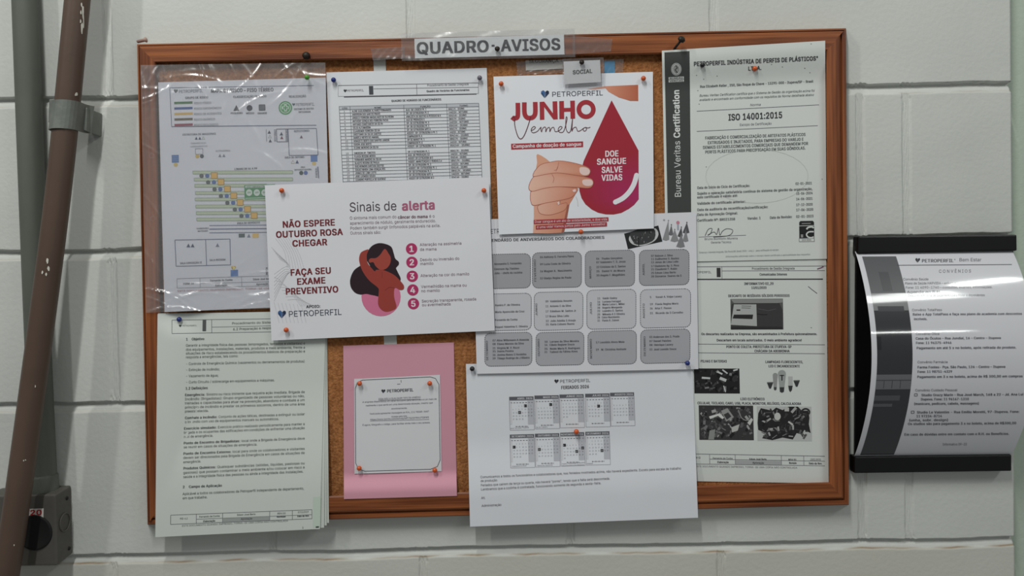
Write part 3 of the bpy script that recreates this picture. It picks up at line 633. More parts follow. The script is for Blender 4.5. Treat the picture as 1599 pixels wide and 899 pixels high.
seg('Procedimento do Sistema de Gestão', 362, 506.4, 458, 503.6, 3.4); seg('6.2 Preparação e resposta à emergências', 363.5, 515.6, 470, 511.8, 3.7)
seg('1    Objetivo', 290, 531.4, 319, 530.6, 3.9, 'b')
for st, y, xb, y2 in [('Garantir a integridade física das pessoas (empregados, terceiros e visitantes) e', 541, 476.5, 537.6), ('dos equipamentos, instalações, materiais, produtos e meio ambiente, frente a', 547.4, 476.5, 544), ('situações de risco estabelecendo os procedimentos básicos de preparação e', 553.4, 476.5, 550), ('resposta a emergências, tais como:', 559.4, 372, 557.4),
        ('- Controle de Emergência Química (vazamentos ou derramamentos de produtos)', 569.8, 476, 565.6), ('- Extinção de incêndio;', 579.2, 343, 578), ('- Vazamento de água;', 588.8, 341, 587.6), ('- Curto Circuito / sobrecarga em equipamentos e máquinas.', 598.4, 429, 595)]:
    seg(st, 290, y, xb, y2)
seg('1.2 Definições', 289.3, 608.2, 324.5, 607.2, 4, 'b')
def bl(hd, st, y, y2, xh, xb=476, x=288.5):
    if hd: seg(hd, x, y, xh, y + (y2 - y) * (xh - x) / (xb - x), 3.9, 'b'); seg(st, xh + 2, y + (y2 - y) * (xh + 2 - x) / (xb - x), xb, y2)
    else: seg(st, x, y, xb, y2)
bl('Emergência:', 'Sinistro ou risco iminente que requeira ação imediata. Brigada de', 618.4, 613.4, 320); bl('', 'Incêndio (Brigadistas): Grupo organizado de pessoas voluntárias ou não,', 624.8, 619.8, 0); bl('', 'treinadas e capacitadas para atuar na prevenção, abandono e combate a um', 631.2, 626, 0); bl('', 'princípio de incêndio e prestar os primeiros socorros, dentro de uma área', 637.6, 632.4, 0); bl('', 'preestabelecida.', 643.8, 642.8, 0, 326)
bl('Combate a incêndio:', 'Conjunto de ações táticas, destinadas a extinguir ou isolar', 654.2, 648, 339); bl('', 'o incêndio com uso de equipamentos manuais ou automáticos.', 660.4, 655.6, 0, 436)
bl('Exercício simulado:', 'Exercício prático realizado periodicamente para manter a', 670.8, 663.4, 338, 476, 287); bl('', 'brigada e os ocupantes das edificações em condições de enfrentar uma situação', 677, 669.6, 0, 476, 287); bl('', 'real de emergência.', 683.6, 681.6, 0, 333, 287)
bl('Ponto de Encontro de Brigadistas:', 'local onde a Brigada de Emergência deve', 693.6, 686, 375, 476, 286.5); bl('', 'se reunir em casos de situações de emergência.', 699.8, 695.4, 0, 402, 286.5)
bl('Ponto de Encontro Externo:', 'local para onde os colaboradores e visitantes', 710, 702, 361, 476, 286); bl('', 'devem ser direcionados pela Brigada de Emergência em casos de situações de', 716.4, 708.4, 0, 476, 286); bl('', 'emergência.', 723.2, 721.6, 0, 314, 286)
bl('Produtos Químicos:', 'Quaisquer substâncias (sólidas, líquidas, pastosas ou', 733, 724.6, 337, 476, 286); bl('', 'gasosas) que possam contaminar o meio ambiente e/ou colocar em risco a', 739.6, 731, 0, 476, 286); bl('', 'saúde e a integridade física das pessoas ou ainda a integridade das instalações.', 746.2, 737.6, 0, 474, 286)
seg('2    Campo de Aplicação', 285, 762, 346.5, 759.4, 3.9, 'b'); bl('', 'Aplicável a todos os colaboradores da Petroperfil independente de departamento,', 772.8, 764, 0, 475, 285); bl('', 'em que trabalhe.', 779.4, 777.6, 0, 324, 285)
S.frame((266.5, 804), (487, 795.4), (487, 809.6), (266.3, 818.4), 0.6, MID)
for x in (306.5, 347.5, 421, 456.5): S.line(x, 804 - (x - 266.5) * 0.039, x, 818.3 - (x - 266.5) * 0.04, 0.6, MID)
S.line(306.5, 810.4, 487, 803.2, 0.5, MID); S.quad((347.5, 808.8), (421, 805.6), (421, 812), (347.5, 815), (160, 164, 162), 1.5)
for st, xa, xb, y, w in (('PSI-6.2', 281, 293, 811, 'r'), ('Fernando da Cunha', 311, 343, 808, 'r'), ('Elaboração', 317, 336, 815, 'b'), ('Edson José Berto', 370, 399, 805, 'r'), ('Aprovação', 376, 394, 811.4, 'b'), ('REV.00', 433, 446, 803, 'r'), ('Revisão', 432, 446, 808, 'b'), ('07/11/2019', 465, 482, 801, 'r'), ('Data da Rev.', 464, 483, 807, 'b')):
    S.text(st, xa, y, xb - xa, 2.8, (70, 72, 72), w)
lines(S, [('ESTE DOCUMENTO QUANDO IMPRESSO, TORNA-SE UMA CÓPIA NÃO CONTROLADA', 284, 822, 450, 814)], 2.6, (120, 124, 122)); S.text('1', 471.5, 825, None, 3, DK); S.rect(493, 821.6, 5, 2.2, (60, 62, 62))
S.quad((489, 776), (501, 775), (500, 822), (488.5, 824), (194, 208, 194), 0.5)
S.build('page', M_PRINT, doc)
bm = bmesh.new()
for a, b in (((256.4, 495), (256.6, 508)),):
    p, q = P(*a, HC + 0.0046), P(*b, HC + 0.0046); d = q - p
    bmesh.ops.create_cone(bm, cap_ends=True, segments=8, radius1=0.0004, radius2=0.0004, depth=d.length, matrix=Matrix.Translation((p + q) / 2) @ d.to_track_quat('Z', 'Y').to_matrix().to_4x4())
    for r in (p, q): bmesh.ops.create_cone(bm, cap_ends=True, segments=8, radius1=0.0004, radius2=0.0004, depth=0.003, matrix=Matrix.Translation(r + Vector((0, 0.0014, 0))) @ Matrix.Rotation(math.pi / 2, 4, 'X'))
obj_bm('staple', bm, M_STEEL, doc)

# ---- risk map in its clear sleeve (upper left)
hsl = lambda k: (lambda u, v, k=k: 0.0158 + 0.0060 * (1 - sm(0.10, 0.42, u)) + k + 0.0005 * np.sin(9 * v + 3 * u))
S = Sheet([(247, 128.5), (508.5, 121), (516, 476), (257, 487)], lambda u, v: hsl(0.0)((u * 261 + 27) / 288, (v * 357 + 25) / 382), WHITE, (48, 48))
BLU = (78, 88, 118)
S.line(265, 137, 490, 133.4, 0.8, BLU); S.line(265, 137, 268, 197.6, 0.7, BLU); S.line(268, 197.6, 494, 195.4, 1.0, BLU)
S.heart(274.5, 142, 3, (50, 70, 62), (40, 50, 60)); S.text('PETROPERFIL', 279, 145, 38, 4.8, (110, 116, 130)); lines(S, [('MAPA DE RISCO – PISO TÉRREO', 329, 144.8, 427, 142.6)], 5.8, (52, 56, 68), 'b')
for st, xa, xb, y in (('GRUPO DE RISCO', 289, 325, 154.4), ('CLASSIFICAÇÃO DE RISCO', 364, 416, 153), ('REALIZAÇÃO', 451, 478, 152.4)): S.text(st, xa, y, xb - xa, 3.3, (84, 88, 98), 'b')
for i, (c, st, w) in enumerate((((66, 112, 66), 'RISCO FÍSICO', 27), ((58, 88, 150), 'RISCO ERGONÔMICO', 43), ((214, 176, 92), 'RISCO DE ACIDENTES', 43), ((100, 84, 66), 'RISCO QUÍMICO', 33), ((150, 62, 84), 'RISCO BIOLÓGICO', 38))):
    y = 159 + 8.6 * i; S.rect(272 + 0.1 * i, y, 28.5, 3.6, c); S.text(st, 303, y + 3.6, w, 3.2, (104, 108, 118))
S.tri(369, 168.4, 4.6, (48, 52, 66)); S.disc(389.6, 168.6, 4.6, 4.6, (48, 52, 66)); S.rect(404.4, 163.6, 9.4, 8.6, (92, 96, 106)); S.frame((404.4, 163.6), (413.8, 163.4), (414, 172), (404.6, 172.4), 0.8, (60, 62, 72))
for st, xa, xb in (('PEQUENO', 360, 379), ('MÉDIO', 384, 397), ('GRANDE', 402, 417)): S.text(st, xa, 178.2, xb - xa, 2.8, (70, 74, 86), 'b')
S.disc(445.6, 168.4, 10.6, 10.6, (64, 150, 84)); S.disc(445.6, 168.4, 8.6, 8.6, (206, 220, 210), 1.6); S.disc(445.6, 168.4, 7.4, 7.4, (84, 166, 100), 2.2); S.rect(440, 166.4, 11, 4, (226, 234, 228), 3); S.rect(443.6, 162.8, 4, 11, (226, 234, 228), 3); S.rect(441.6, 167.4, 8, 2, (70, 150, 88), 3.6); S.rect(444.6, 164.4, 2, 8, (70, 150, 88), 3.6)
S.heart(458.6, 163, 2.2, (60, 80, 100), (40, 50, 70)); S.text('PETROPERFIL', 462, 165.6, 29, 4.4, (96, 102, 112)); S.text('SISTEMA DE GESTÃO', 459, 171.6, 31, 2.6, (84, 88, 98), 'b'); S.text('INTEGRADA', 466, 176.2, 19, 2.6, (84, 88, 98), 'b')
T1 = (66, 74, 104)
S.text('ESTRUTURA DE MAQUINAS', 285, 211.6, 52, 2.9, (110, 114, 126), 'b'); S.tri(306.5, 215.6, 2.3, T1); S.tri(312, 215.6, 2.3, T1); S.tri(317.4, 215.4, 2.2, (130, 150, 110), 1, True)
S.text('FERRAMENTAS DO', 298, 225, 24, 2.4, (140, 144, 152)); S.text('CARREGAMENTO 03', 297, 230, 27, 2.4, (140, 144, 152)); S.frame((305, 232), (316.6, 231.8), (316.8, 240.6), (305.2, 240.8), 0.6, (130, 134, 150))
S.disc(308.2, 244, 3.1, 3.1, (208, 178, 96)); S.disc(315.2, 243.8, 3.1, 3.1, (70, 78, 84)); S.text('EXTRUSORAS', 337, 237, 22.5, 2.6, (120, 124, 134)); S.tri(343.4, 242.6, 2.5, (130, 132, 148)); S.tri(349.6, 242.6, 2.5, (130, 132, 148))
S.rect(268, 242, 11, 12, (90, 124, 178)); S.disc(274.4, 257, 3.2, 3.0, (214, 186, 104))
for k in range(3): S.line(268.6, 245 + 3 * k, 279, 244.8 + 3 * k, 0.6, (130, 158, 200))
S.line(415.6, 202, 416.4, 221, 0.7, (120, 124, 140)); S.tri(420.4, 206, 2.6, (56, 62, 84)); S.tri(421.4, 213, 2.3, (130, 140, 110), 1, True); S.tri(422, 219.6, 2.6, (56, 62, 84)); S.text('VESTIÁRIO', 431, 221, 19, 2.8, (120, 124, 140), 'b', up=True)
S.frame((431.6, 201.6), (449, 201.2), (449.6, 221), (432.4, 221.4), 0.9, (70, 76, 104)); S.tri(439.4, 208.6, 2.7, (56, 62, 84)); S.tri(440, 214.6, 2.5, (120, 60, 80)); S.text('BANHEIRO', 448.6, 220, 18, 2.6, (120, 124, 140), 'b', up=True)
S.frame((449.6, 201.2), (494, 200.4), (496.6, 242), (451.6, 242.6), 0.9, (70, 78, 110)); S.text('REFEITÓRIO', 459, 206.4, 24, 3, (84, 90, 120), 'b'); S.tri(470.6, 213.4, 2.5, (110, 78, 96))
S.text('ÁREA DE DEFUMO', 444.4, 247.4, 31, 2.9, (90, 94, 110), 'b'); S.tri(457.4, 252.6, 2.6, (160, 146, 110), 1, True); S.tri(464, 252.4, 2.8, (62, 78, 120)); S.rect(485, 241.6, 10.4, 11, (86, 124, 184)); S.disc(490.4, 255.2, 3.3, 2.8, (220, 192, 112))
S.text('ÁREA', 469.4, 262, 7, 2.2, (100, 104, 116), 'b'); S.text('INTERDITADORA', 459.4, 266.4, 27, 2.4, (100, 104, 116), 'b'); S.disc(470.4, 270, 3.2, 3.2, (44, 66, 62)); S.disc(477.4, 269.8, 3.2, 3.2, (70, 104, 166)); S.line(496.4, 260, 497.6, 278, 1.4, (80, 88, 120)); S.text('EXPED.', 495.6, 277, 16, 2.8, (90, 94, 110), 'b', up=True)
S.text('LINHAS DE 01 A 09', 366, 265.4, 35.6, 3, (60, 64, 74), 'b')
for i, (x, y) in enumerate(((301, 267), (303, 278), (304, 287.6), (305, 299), (304.6, 309), (305.6, 320), (306.4, 330.4), (307, 340.2))):
    xe = 457 if i < 2 else 416; S.quad((x, y), (xe, y - 0.6), (xe + 0.1, y + 4.2), (x + 0.1, y + 4.6), (196, 208, 180)); S.frame((x, y), (xe, y - 0.6), (xe + 0.1, y + 4.2), (x + 0.1, y + 4.6), 0.6, (128, 150, 118))
for i, (x, y) in enumerate(((314.6, 274.5), (325, 284.6), (335, 295.4), (345, 306), (355, 316.6), (366.6, 327), (377, 337))):
    S.disc(x, y, 3.3, 3.3, (84, 92, 92), 3); S.disc(x + 9, y - 0.2, 3.3, 3.3, (78, 108, 168), 3); S.rect(x + 15, y - 5, 9.6, 9, (226, 182, 92), 3); S.frame((x + 15, y - 5), (x + 24.6, y - 5.2), (x + 24.8, y + 3.8), (x + 15.2, y + 4), 0.7, (150, 116, 60), 4)
S.rect(381.4, 289, 48, 22.6, (66, 142, 88), 3); S.rect(383, 290, 46, 3.6, (206, 216, 208), 4); S.rect(383, 309, 46, 1.4, (180, 204, 186), 4); S.text('USO OBRIGATÓRIO DE', 384.4, 293.2, 40, 2.3, (70, 110, 80), 'b', layer=5)
for x in (389, 401, 413): S.disc(x, 300.6, 4.9, 5.2, (214, 226, 216), 4); S.text('EPI', x - 2.6, 301.8, 5.4, 2.6, (90, 140, 100), 'b', layer=5)
S.text('ÁREA DE DEPÓSITO', 370, 350, 36, 2.9, (70, 76, 96), 'b')
for y, w in ((352, 0.9), (357.6, 1.3), (363.4, 0.9)): S.line(327, y, 440, y - 1, w, (78, 90, 128))
S.text('CORREDORES', 307, 358, 19, 2.3, (100, 104, 116), 'b'); S.text('MATERIAIS', 308.6, 362, 16, 2.3, (100, 104, 116), 'b')
S.rect(372.6, 364.8, 9.6, 6, (74, 90, 92)); S.tri(388.6, 367.8, 2.8, (120, 130, 150)); S.rect(394, 364.4, 10, 7, (226, 190, 110))
S.frame((273, 374.6), (359, 373), (360, 413.4), (275, 415.6), 0.9, (80, 88, 122)); S.line(321, 374, 322.6, 414.2, 0.9, (80, 88, 122)); S.tri(294.2, 383, 3, T1); S.tri(300.8, 383, 3, T1); S.tri(339.6, 382.4, 3, (126, 128, 146))
S.text('SALA EXPEDIÇÃO II', 281, 412.4, 34, 2.9, (90, 94, 110), 'b'); S.text('SALA RECEBIM.', 327, 407.4, 26, 2.9, (90, 94, 110), 'b'); S.heart(364.6, 418, 3.6, (222, 192, 108), (206, 170, 80)); S.rect(360, 421.4, 11.6, 10, (84, 124, 186)); S.text('ROTA', 418, 429, 12, 2.8, (80, 84, 100), 'b', up=True)
S.line(276, 435, 420, 430.4, 0.6, (140, 142, 152)); S.line(312, 442.4, 420, 439.6, 0.6, (140, 142, 152)); S.line(277, 449.6, 420, 446, 0.6, (140, 142, 152))
for x in (276, 312, 377): S.line(x, 435 - (x - 276) * 0.03, x + 0.6, 449.6 - (x - 276) * 0.025, 0.6, (140, 142, 152))
for st, xa, xb, y in (('FORM-64', 286, 303, 444.4), ('Fernando da Cunha', 328, 363, 439.4), ('Elaboração', 336, 355, 447), ('Edson José Berto', 395, 424, 437.4), ('Aprovação', 400, 419, 445)): S.text(st, xa, y, xb - xa, 2.9, (80, 84, 96), 'b')
lines(S, [('ESTE DOCUMENTO, QUANDO IMPRESSO, TORNA-SE UMA CÓPIA NÃO CONTROLADA', 277, 455.6, 492, 449)], 2.8, (184, 120, 124))
o = S.build('risk_map_sheet'); tag(o, 'colour-coded risk map sheet inside the clear plastic sleeve, upper left of board', 'notice')
_rr = np.random.RandomState(12)
CREASE = [(_rr.uniform(0.0, 1.0), _rr.uniform(-0.02, 0.16), _rr.normal(0.35, 0.9), _rr.uniform(0.0004, 0.0012), _rr.uniform(0.004, 0.011), _rr.uniform(0.05, 0.16)) for _ in range(34)] \
    + [(_rr.uniform(0.0, 1.0), _rr.uniform(0.86, 1.0), _rr.normal(1.57, 0.35), _rr.uniform(0.0008, 0.0016), _rr.uniform(0.004, 0.008), _rr.uniform(0.10, 0.25)) for _ in range(16)] \
    + [(_rr.uniform(0.0, 0.09), _rr.uniform(0.1, 0.95), _rr.normal(0.2, 0.5), _rr.uniform(0.0003, 0.0008), _rr.uniform(0.004, 0.008), _rr.uniform(0.05, 0.12)) for _ in range(14)] \
    + [(0.62, 0.30, 0.45, 0.0009, 0.010, 0.10), (0.70, 0.40, 0.9, 0.0008, 0.010, 0.08), (0.30, 0.52, -0.3, 0.0008, 0.012, 0.07), (0.50, 0.78, 0.15, 0.0009, 0.008, 0.12), (0.9, 0.36, 1.45, 0.0008, 0.009, 0.12), (0.40, 0.90, 1.4, 0.0010, 0.010, 0.25)]
def wr(u, v):
    """creases of a limp plastic sleeve: short ridges at the top and bottom, down the punched strip and a few across"""
    o = 0 * u + 0.0002 * np.sin(9 * u + 5 * v)
    for cu_, cv_, an, am, wd, ln in CREASE:
        du = (u - cu_) * 0.76; dv = v - cv_; al = du * np.sin(an) + dv * np.cos(an); ac = du * np.cos(an) - dv * np.sin(an) + 1.6 * al * al
        o = o + am * np.exp(-(ac / wd) ** 2 - (al / ln) ** 2)
    return np.minimum(o, 0.0022) + 0.0004
slv = thing('plastic_sleeve', P(365, 300, 0.02), 'crinkled clear plastic punched sleeve holding the risk map, pinned over the left frame', 'plastic sleeve')
Sheet([(219.5, 101.5), (508, 97.5), (517.5, 478), (228, 488)], lambda u, v: hsl(0.0008)(u, v) + wr(u, v), n=(170, 220)).plain('front_film', M_SLEEVE, slv, 0.0001)
for px, py in ((237, 243), (238.5, 341)):
    c = P(px, py, 0.0250); bm = bmesh.new(); ring = [[bm.verts.new(c + Vector((r * math.cos(a), y, r * math.sin(a)))) for a in [2 * math.pi * i / 24 for i in range(24)]] for r, y in ((0.0033, 0.0), (0.0033, 0.0002), (0.0024, 0.0002), (0.0024, 0.0))]
    for A, B in zip(ring, ring[1:] + ring[:1]):
        for i in range(24): bm.faces.new([A[i], A[(i + 1) % 24], B[(i + 1) % 24], B[i]])
    bmesh.ops.recalc_face_normals(bm, faces=bm.faces); obj_bm('punched_hole', bm, M_TAPE, slv)

# ---- pink sheet and the slip on it
S = Sheet([(536, 539.5), (708.5, 534.5), (713.5, 774), (537, 779)], lambda u, v: HC + 0.0012 + 0.0108 * sm(0.835, 0.965, v) + 0.0003 * np.sin(7 * u + 4 * v), (209, 151, 168), (12, 60))
o = S.build('pink_sheet'); tag(o, 'plain pink paper sheet under the small white reporting slip', 'paper sheet')
S = Sheet([(553, 591.5), (687, 585), (689.5, 735.5), (553.5, 739.5)], lambda u, v: HC + 0.0021 + 0.0006 * np.sin(3.1 * u), (216, 216, 220))
S.path([(566, 593.2), (672, 588.2), (680, 590.6), (685.4, 600), (687.2, 718), (683, 728), (672, 732.4), (570, 735.4), (560, 732.4), (555.4, 723), (554.8, 606), (558, 597)], 0.8, (70, 72, 80), 2, closed=True)
S.heart(598.6, 610.4, 3, (60, 64, 72), (36, 38, 46)); S.text('PETROPERFIL', 604, 612.6, 41.5, 4.6, (60, 62, 70), 'b')
for st, xa, xb, y in (('DIGA NÃO A QUALQUER TIPO DE ASSÉDIO', 591, 657, 624), ('A empresa disponibiliza um canal exclusivo para denúncia e é um meio de', 566, 682, 628.8), ('realmente o que sente em uma determinada situação, mesmo que', 571, 676, 634.2), ('anonimamente.', 611, 636, 639), ('Você pode apresentar mensagens ao R.H., (11) 98585-5687', 577, 670, 647), ('Acesso pelo link:', 611, 636, 651.4), ('https://www.survio.com/survey/d/F7Q2Q9R4U7Q8W5', 578, 670, 656), ('É agora, fotografe o código, para facilitar ainda mais o seu acesso.', 566, 672, 664.6)):
    S.text(st, xa, y, xb - xa, 2.5, (96, 98, 106))
S.line(591, 624.8, 657, 623, 0.5, MID); S.line(578, 657, 670, 654.6, 0.5, MID); S.line(626, 593, 626.4, 597, 0.7, MID); S.line(620, 599.6, 625, 599.3, 0.7, MID)
o = S.build('reporting_slip'); tag(o, 'small white slip with rounded border pinned by four orange pins on pink sheet', 'notice')

# ---- holidays sheet (bottom centre)
S = Sheet([(727.5, 568), (1081, 563), (1090, 808), (734, 822)], lambda u, v: HC + 0.0030 + 0.0085 * sm(0.45, 0.84, v) + 0.0005 * np.sin(5 * u + 2), WHITE, (18, 40))
S.heart(869, 595, 3.2, (50, 50, 56), (40, 40, 46)); lines(S, [('PETROPERFIL', 874, 597.6, 922, 596)], 4.8, (90, 90, 98)); lines(S, [('FERIADOS 2026', 876, 607.4, 920, 605.6)], 5, (50, 50, 58), 'b')
mon = [('ABRIL', 795, 619.4, 38, 2, {(0, 4), (2, 2)}), ('MAIO', 834.4, 617.4, 38, 4, {(0, 4)}), ('JUNHO', 873.4, 615.8, 38, 0, set()), ('JULHO', 913.6, 614.6, 38, 2, {(1, 3)}), ('AGOSTO', 952.4, 613, 37.6, 5, set()),
       ('SETEMBRO', 796, 678.4, 38, 1, {(1, 0)}), ('OUTUBRO', 835.2, 677, 38, 3, {(2, 0)}), ('NOVEMBRO', 874.6, 675.4, 37.6, 6, {(1, 0), (2, 6), (3, 4)}), ('DEZEMBRO', 914, 674, 37.6, 1, {(3, 4)})]
for nm, x, y, w, first, marks in mon:
    e, d = S.dirs(x, y); q = lambda a, b: np.array([x, y]) + e * a + d * b
    S.quad(q(0, 0), q(w, 0), q(w, 5.6), q(0, 5.6), (96, 97, 104), 1); S.text(nm + ' 2026', *q(w - 1.5, 4.3), None, 2.8, (214, 214, 220), 'b', 'r')
    S.quad(q(w - 9.6, 6), q(w, 6), q(w, 43.5), q(w - 9.6, 43.5), (186, 187, 195), 1); S.quad(q(0.4, 6), q(3.4, 6), q(3.4, 43), q(0.4, 43), (208, 208, 214), 1)
    S.frame(q(0, 5.6), q(w, 5.6), q(w, 52), q(0, 52), 0.5, (150, 150, 158))
    for k in range(8): S.line(*q(2 + k * 4.6, 9.4), *q(4.6 + k * 4.6, 9.4), 0.9, (110, 110, 118))
    dn = 1
    for r in range(6):
        for k in range(7):
            if (r == 0 and k < first) or dn > 30: continue
            c = q(4.8 + k * 4.7, 15.5 + r * 5.1)
            if (r, k) in marks: S.quad(q(4.2 + k * 4.7, 12.2 + r * 5.1), q(8.4 + k * 4.7, 12.2 + r * 5.1), q(8.4 + k * 4.7, 16.6 + r * 5.1), q(4.2 + k * 4.7, 16.6 + r * 5.1), (38, 38, 44), 3)
            S.text(str(dn), c[0], c[1], 1.3 * len(str(dn)), 1.9, (120, 120, 128) if (r, k) not in marks else (220, 220, 220), 'r', layer=4); dn += 1
    for k in range(4): S.disc(*q(10 + k * 5, 46.6), 0.8, 0.8, (50, 50, 56), 2); S.line(*q(11.6 + k * 5, 46.6), *q(13.4 + k * 5, 46.6), 0.8, (130, 130, 138))
for st, xa, ya, xb, yb in (('Sexta-feira Santa, Tiradentes', 797, 669.4, 826, 668), ('Dia do Trabalho', 837, 667.8, 855, 667), ('Independência do Brasil', 799, 728.6, 822, 727.6), ('Nossa Sra. Aparecida', 839, 727.6, 863, 726.4), ('Finados, Proclamação da República', 877.6, 725, 914, 722.6), ('Consciência Negra', 878, 728, 912, 726), ('Natal', 916.6, 724.6, 926, 724)): S.text(st, xa, ya, xb - xa, 1.7, (120, 120, 128), to=yb)
lines(S, [('Comunicamos a todos os funcionários e colaboradores que, nos feriados mostrados acima, não haverá expediente. Exceto para escala de trabalho', 750, 746.4, 1064, 732.6), ('de produção.', 750.4, 752.4, 777.6, 751), ('Feriados que caírem de terça ou quarta, não haverá "ponte", tendo que a falta será descontada.', 750.6, 759.2, 953, 748.4),
          ('Lembramos que a cozinha é contratada, funcionando somente de segunda a sexta-feira.', 751, 765.6, 939, 755.6), ('Att.', 751.4, 779, 758, 778.6), ('Administração', 752, 791.2, 783, 789.4)], 3.7, (82, 82, 90))
o = S.build('holiday_sheet'); tag(o, 'white yearly holiday notice with nine small month calendars, hanging over bottom frame', 'notice')

# ---- birthdays calendar (centre right)
S = Sheet([(738, 343), (1087, 331), (1090.5, 576), (744.5, 583.5)], lambda u, v: HC + 0.0058 + 0.0004 * v, (218, 218, 224), (20, 16))
lines(S, [('PETROPERFIL', 761, 365, 812, 362.6)], 7, (96, 96, 102)); lines(S, [('CALENDÁRIO DE ANIVERSÁRIOS DOS COLABORADORES', 754, 377.6, 944, 372.6)], 4.4, (72, 72, 78), 'b')
G1, G2, G3 = (160, 160, 165), (196, 196, 202), (170, 170, 176)
bx = [(751, 396.6, 828.4, 450, G1), (831.4, 393.8, 908, 448.8, G1), (913.8, 391, 991, 447.2, G1), (998.4, 389.8, 1076, 445, G1), (754, 458.4, 829.6, 515.6, G2), (834.2, 455.6, 910.2, 515, G2), (916.4, 452.2, 993, 513.2, G2), (1000, 451.4, 1078.4, 511.2, G2),
      (757, 519.2, 830.6, 571, G3), (837, 518.4, 911.8, 570, G3), (918, 516.2, 993.8, 568.6, G3), (1000.4, 514.2, 1077.4, 566.6, G3)]
for x0, y0, x1, y1, g in bx:
    r = S.rrect(x0, y0, x1, y1, 9, -0.022); S.poly(r, g, 1); S.dashes(r, 0.9, (72, 72, 78))
for st, x, y in (('FEVEREIRO', 837.4, 440, ), ('MARÇO', 923.4, 435), ('ABRIL', 1006.6, 430), ('JUNHO', 839.4, 493), ('JULHO', 924.4, 491), ('AGOSTO', 1007, 497), ('SETEMBRO', 762.4, 563), ('OUTUBRO', 843, 556), ('NOVEMBRO', 924.6, 560), ('DEZEMBRO', 1008.4, 556)):
    S.text(st, x, y, len(st) * 3.9, 3, (78, 78, 84), 'b', up=True)
bd = [('Alessandra S. Fernandes', 771.6, 413.6, 43), ('Emerson Ap.Timóteo', 771.6, 421.6, 39), ('Júlio - chefe da cozinha', 771.6, 428, 44), ('04 Anthony G. Ferreira Paiva', 843, 403, 53), ('09 Luzia Costa de Oliveira', 843, 414, 48), ('16 Wagner A.  Nascimento', 843, 425, 50), ('22 Gladys Regina de Paula', 843, 436, 49),
      ('04   Thadeu Gonçalves', 931, 405.4, 41), ('07 Valdemiro T. S. Jesus', 931, 411, 46), ('22 Cristiano da S. Santos', 931, 418.4, 46), ('25   Daniel V. de Moura', 931, 425, 45), ('30 Angelo F. Magalhães', 931, 431.4, 45),
      ('07 Robson J. Silva', 1016.4, 401, 34), ('11 Guilherme S. Bastos', 1016.4, 406, 44), ('12 Jonas de Lima Leite', 1016.4, 411, 43), ('17 Gladstone Ap. S. Pires', 1016.4, 417, 44), ('21 Claudemir F. Rubin', 1016.4, 422, 41), ('25 Edson Lima Berto', 1016.4, 427.6, 39), ('28 Giovanna  Soares da S', 1016.4, 433, 48),
      ('Ramiro P. de Oliveira', 773, 478, 39), ('Maria Aparecida da Cruz', 773, 488.6, 46), ('Fernando da Cunha', 773, 501, 35), ('Raquel Valentina S. Oliveira', 773, 512, 51),
      ('09  Valdelânia Amorim', 851.6, 472, 42), ('11  Antonio C da Silva', 851.6, 479.6, 40), ('17  Edmilson M. Santos Jr', 851.6, 487.6, 48), ('17 Bruna Silva Leite', 851.6, 495.4, 37), ('22  Julio Adelita S Araujo', 852, 502.6, 47), ('25  Karla Lisbano Bueno', 852, 508, 45),
      ('11   Valdir Godoy', 932.6, 467.4, 31), ('16   Luciana Ferragut', 932.6, 472.6, 37), ('18   Maria Luiza L. Miller', 932.6, 477, 43), ('20   Rogerio Morganda', 932.6, 482, 39), ('22   Leandro O. Santos', 932.6, 487, 40), ('25   Mikaela A S Oliveira', 932.6, 492.4, 43), ('28   Celso Nascimento', 932.6, 497, 35), ('31   Flavio R. Zuboni', 932.6, 502, 34),
      ('5      Vanair A. Volpe Lazary', 1014.6, 465.4, 50), ('19   Flavia Regina Moriz', 1014.6, 476.4, 45), ('26   Artur F. Passos', 1014.6, 483, 34), ('31   Ricardo da S Carvalho', 1014.6, 490.4, 52),
      ('07 Aline Willemann A Almeida', 769, 533, 57), ('08  Eliana Moreno da Silva', 769, 538.6, 49), ('21  Virginia M. V. Bozzi', 769, 545, 42), ('25  Ivania Pereira', 769, 550, 33), ('26  Joelma Nunes S Verdelho', 769, 555.6, 53), ('29  Thiago Rodrigo de J Ribeiro', 769, 561, 58),
      ('10   Lorrane da Silva Moreira', 850, 535, 54), ('14   Cibele Regiane Souza', 850, 540, 47), ('25   Neide Maria R. Rodrigues', 850, 546, 56), ('31   Tadassi da Fátima Alves', 850, 551, 52), ('17 Leonildo Alves Maia', 930, 536, 45), ('19   M. Christina Andrade', 930, 547.4, 48),
      ('03 Anderson dos S. Prado', 1014, 527.6, 47), ('07 Daniel Paixões', 1014, 534, 34), ('08  Henrique Lazary', 1014, 540, 37), ('23  José Leonido Souza', 1014, 547, 42)]
for st, x, y, w in bd: S.text(st, x, y, w, 3.1, (66, 66, 72), 'b')
S.poly([(974.6, 364.6), (1028, 352), (1034.4, 377), (980.6, 389)], (40, 40, 42), 1)
S.poly([(982 + 0, 372), (986, 380), (996, 383.6), (1008, 382.6), (1022, 376), (1028, 367), (1026, 359), (1019, 356.4), (990, 363)], (196, 196, 198), 2, smooth=5); S.poly([(985, 362), (1019.6, 356), (1022, 373), (1008, 380.6), (996, 382), (989, 378)], (62, 62, 64), 3, smooth=3)
for k in range(26):
    r = random.Random(k + 50); x = r.uniform(988, 1017); y = r.uniform(360, 378); S.line(x, y, x + r.uniform(-1, 1), y + r.uniform(1, 4), 0.9, (r.choice([90, 120, 150, 40]),) * 3, 3.4 + 0.02 * k)
S.line(997, 371, 997.4, 384, 1.2, (20, 20, 22), 4.2)
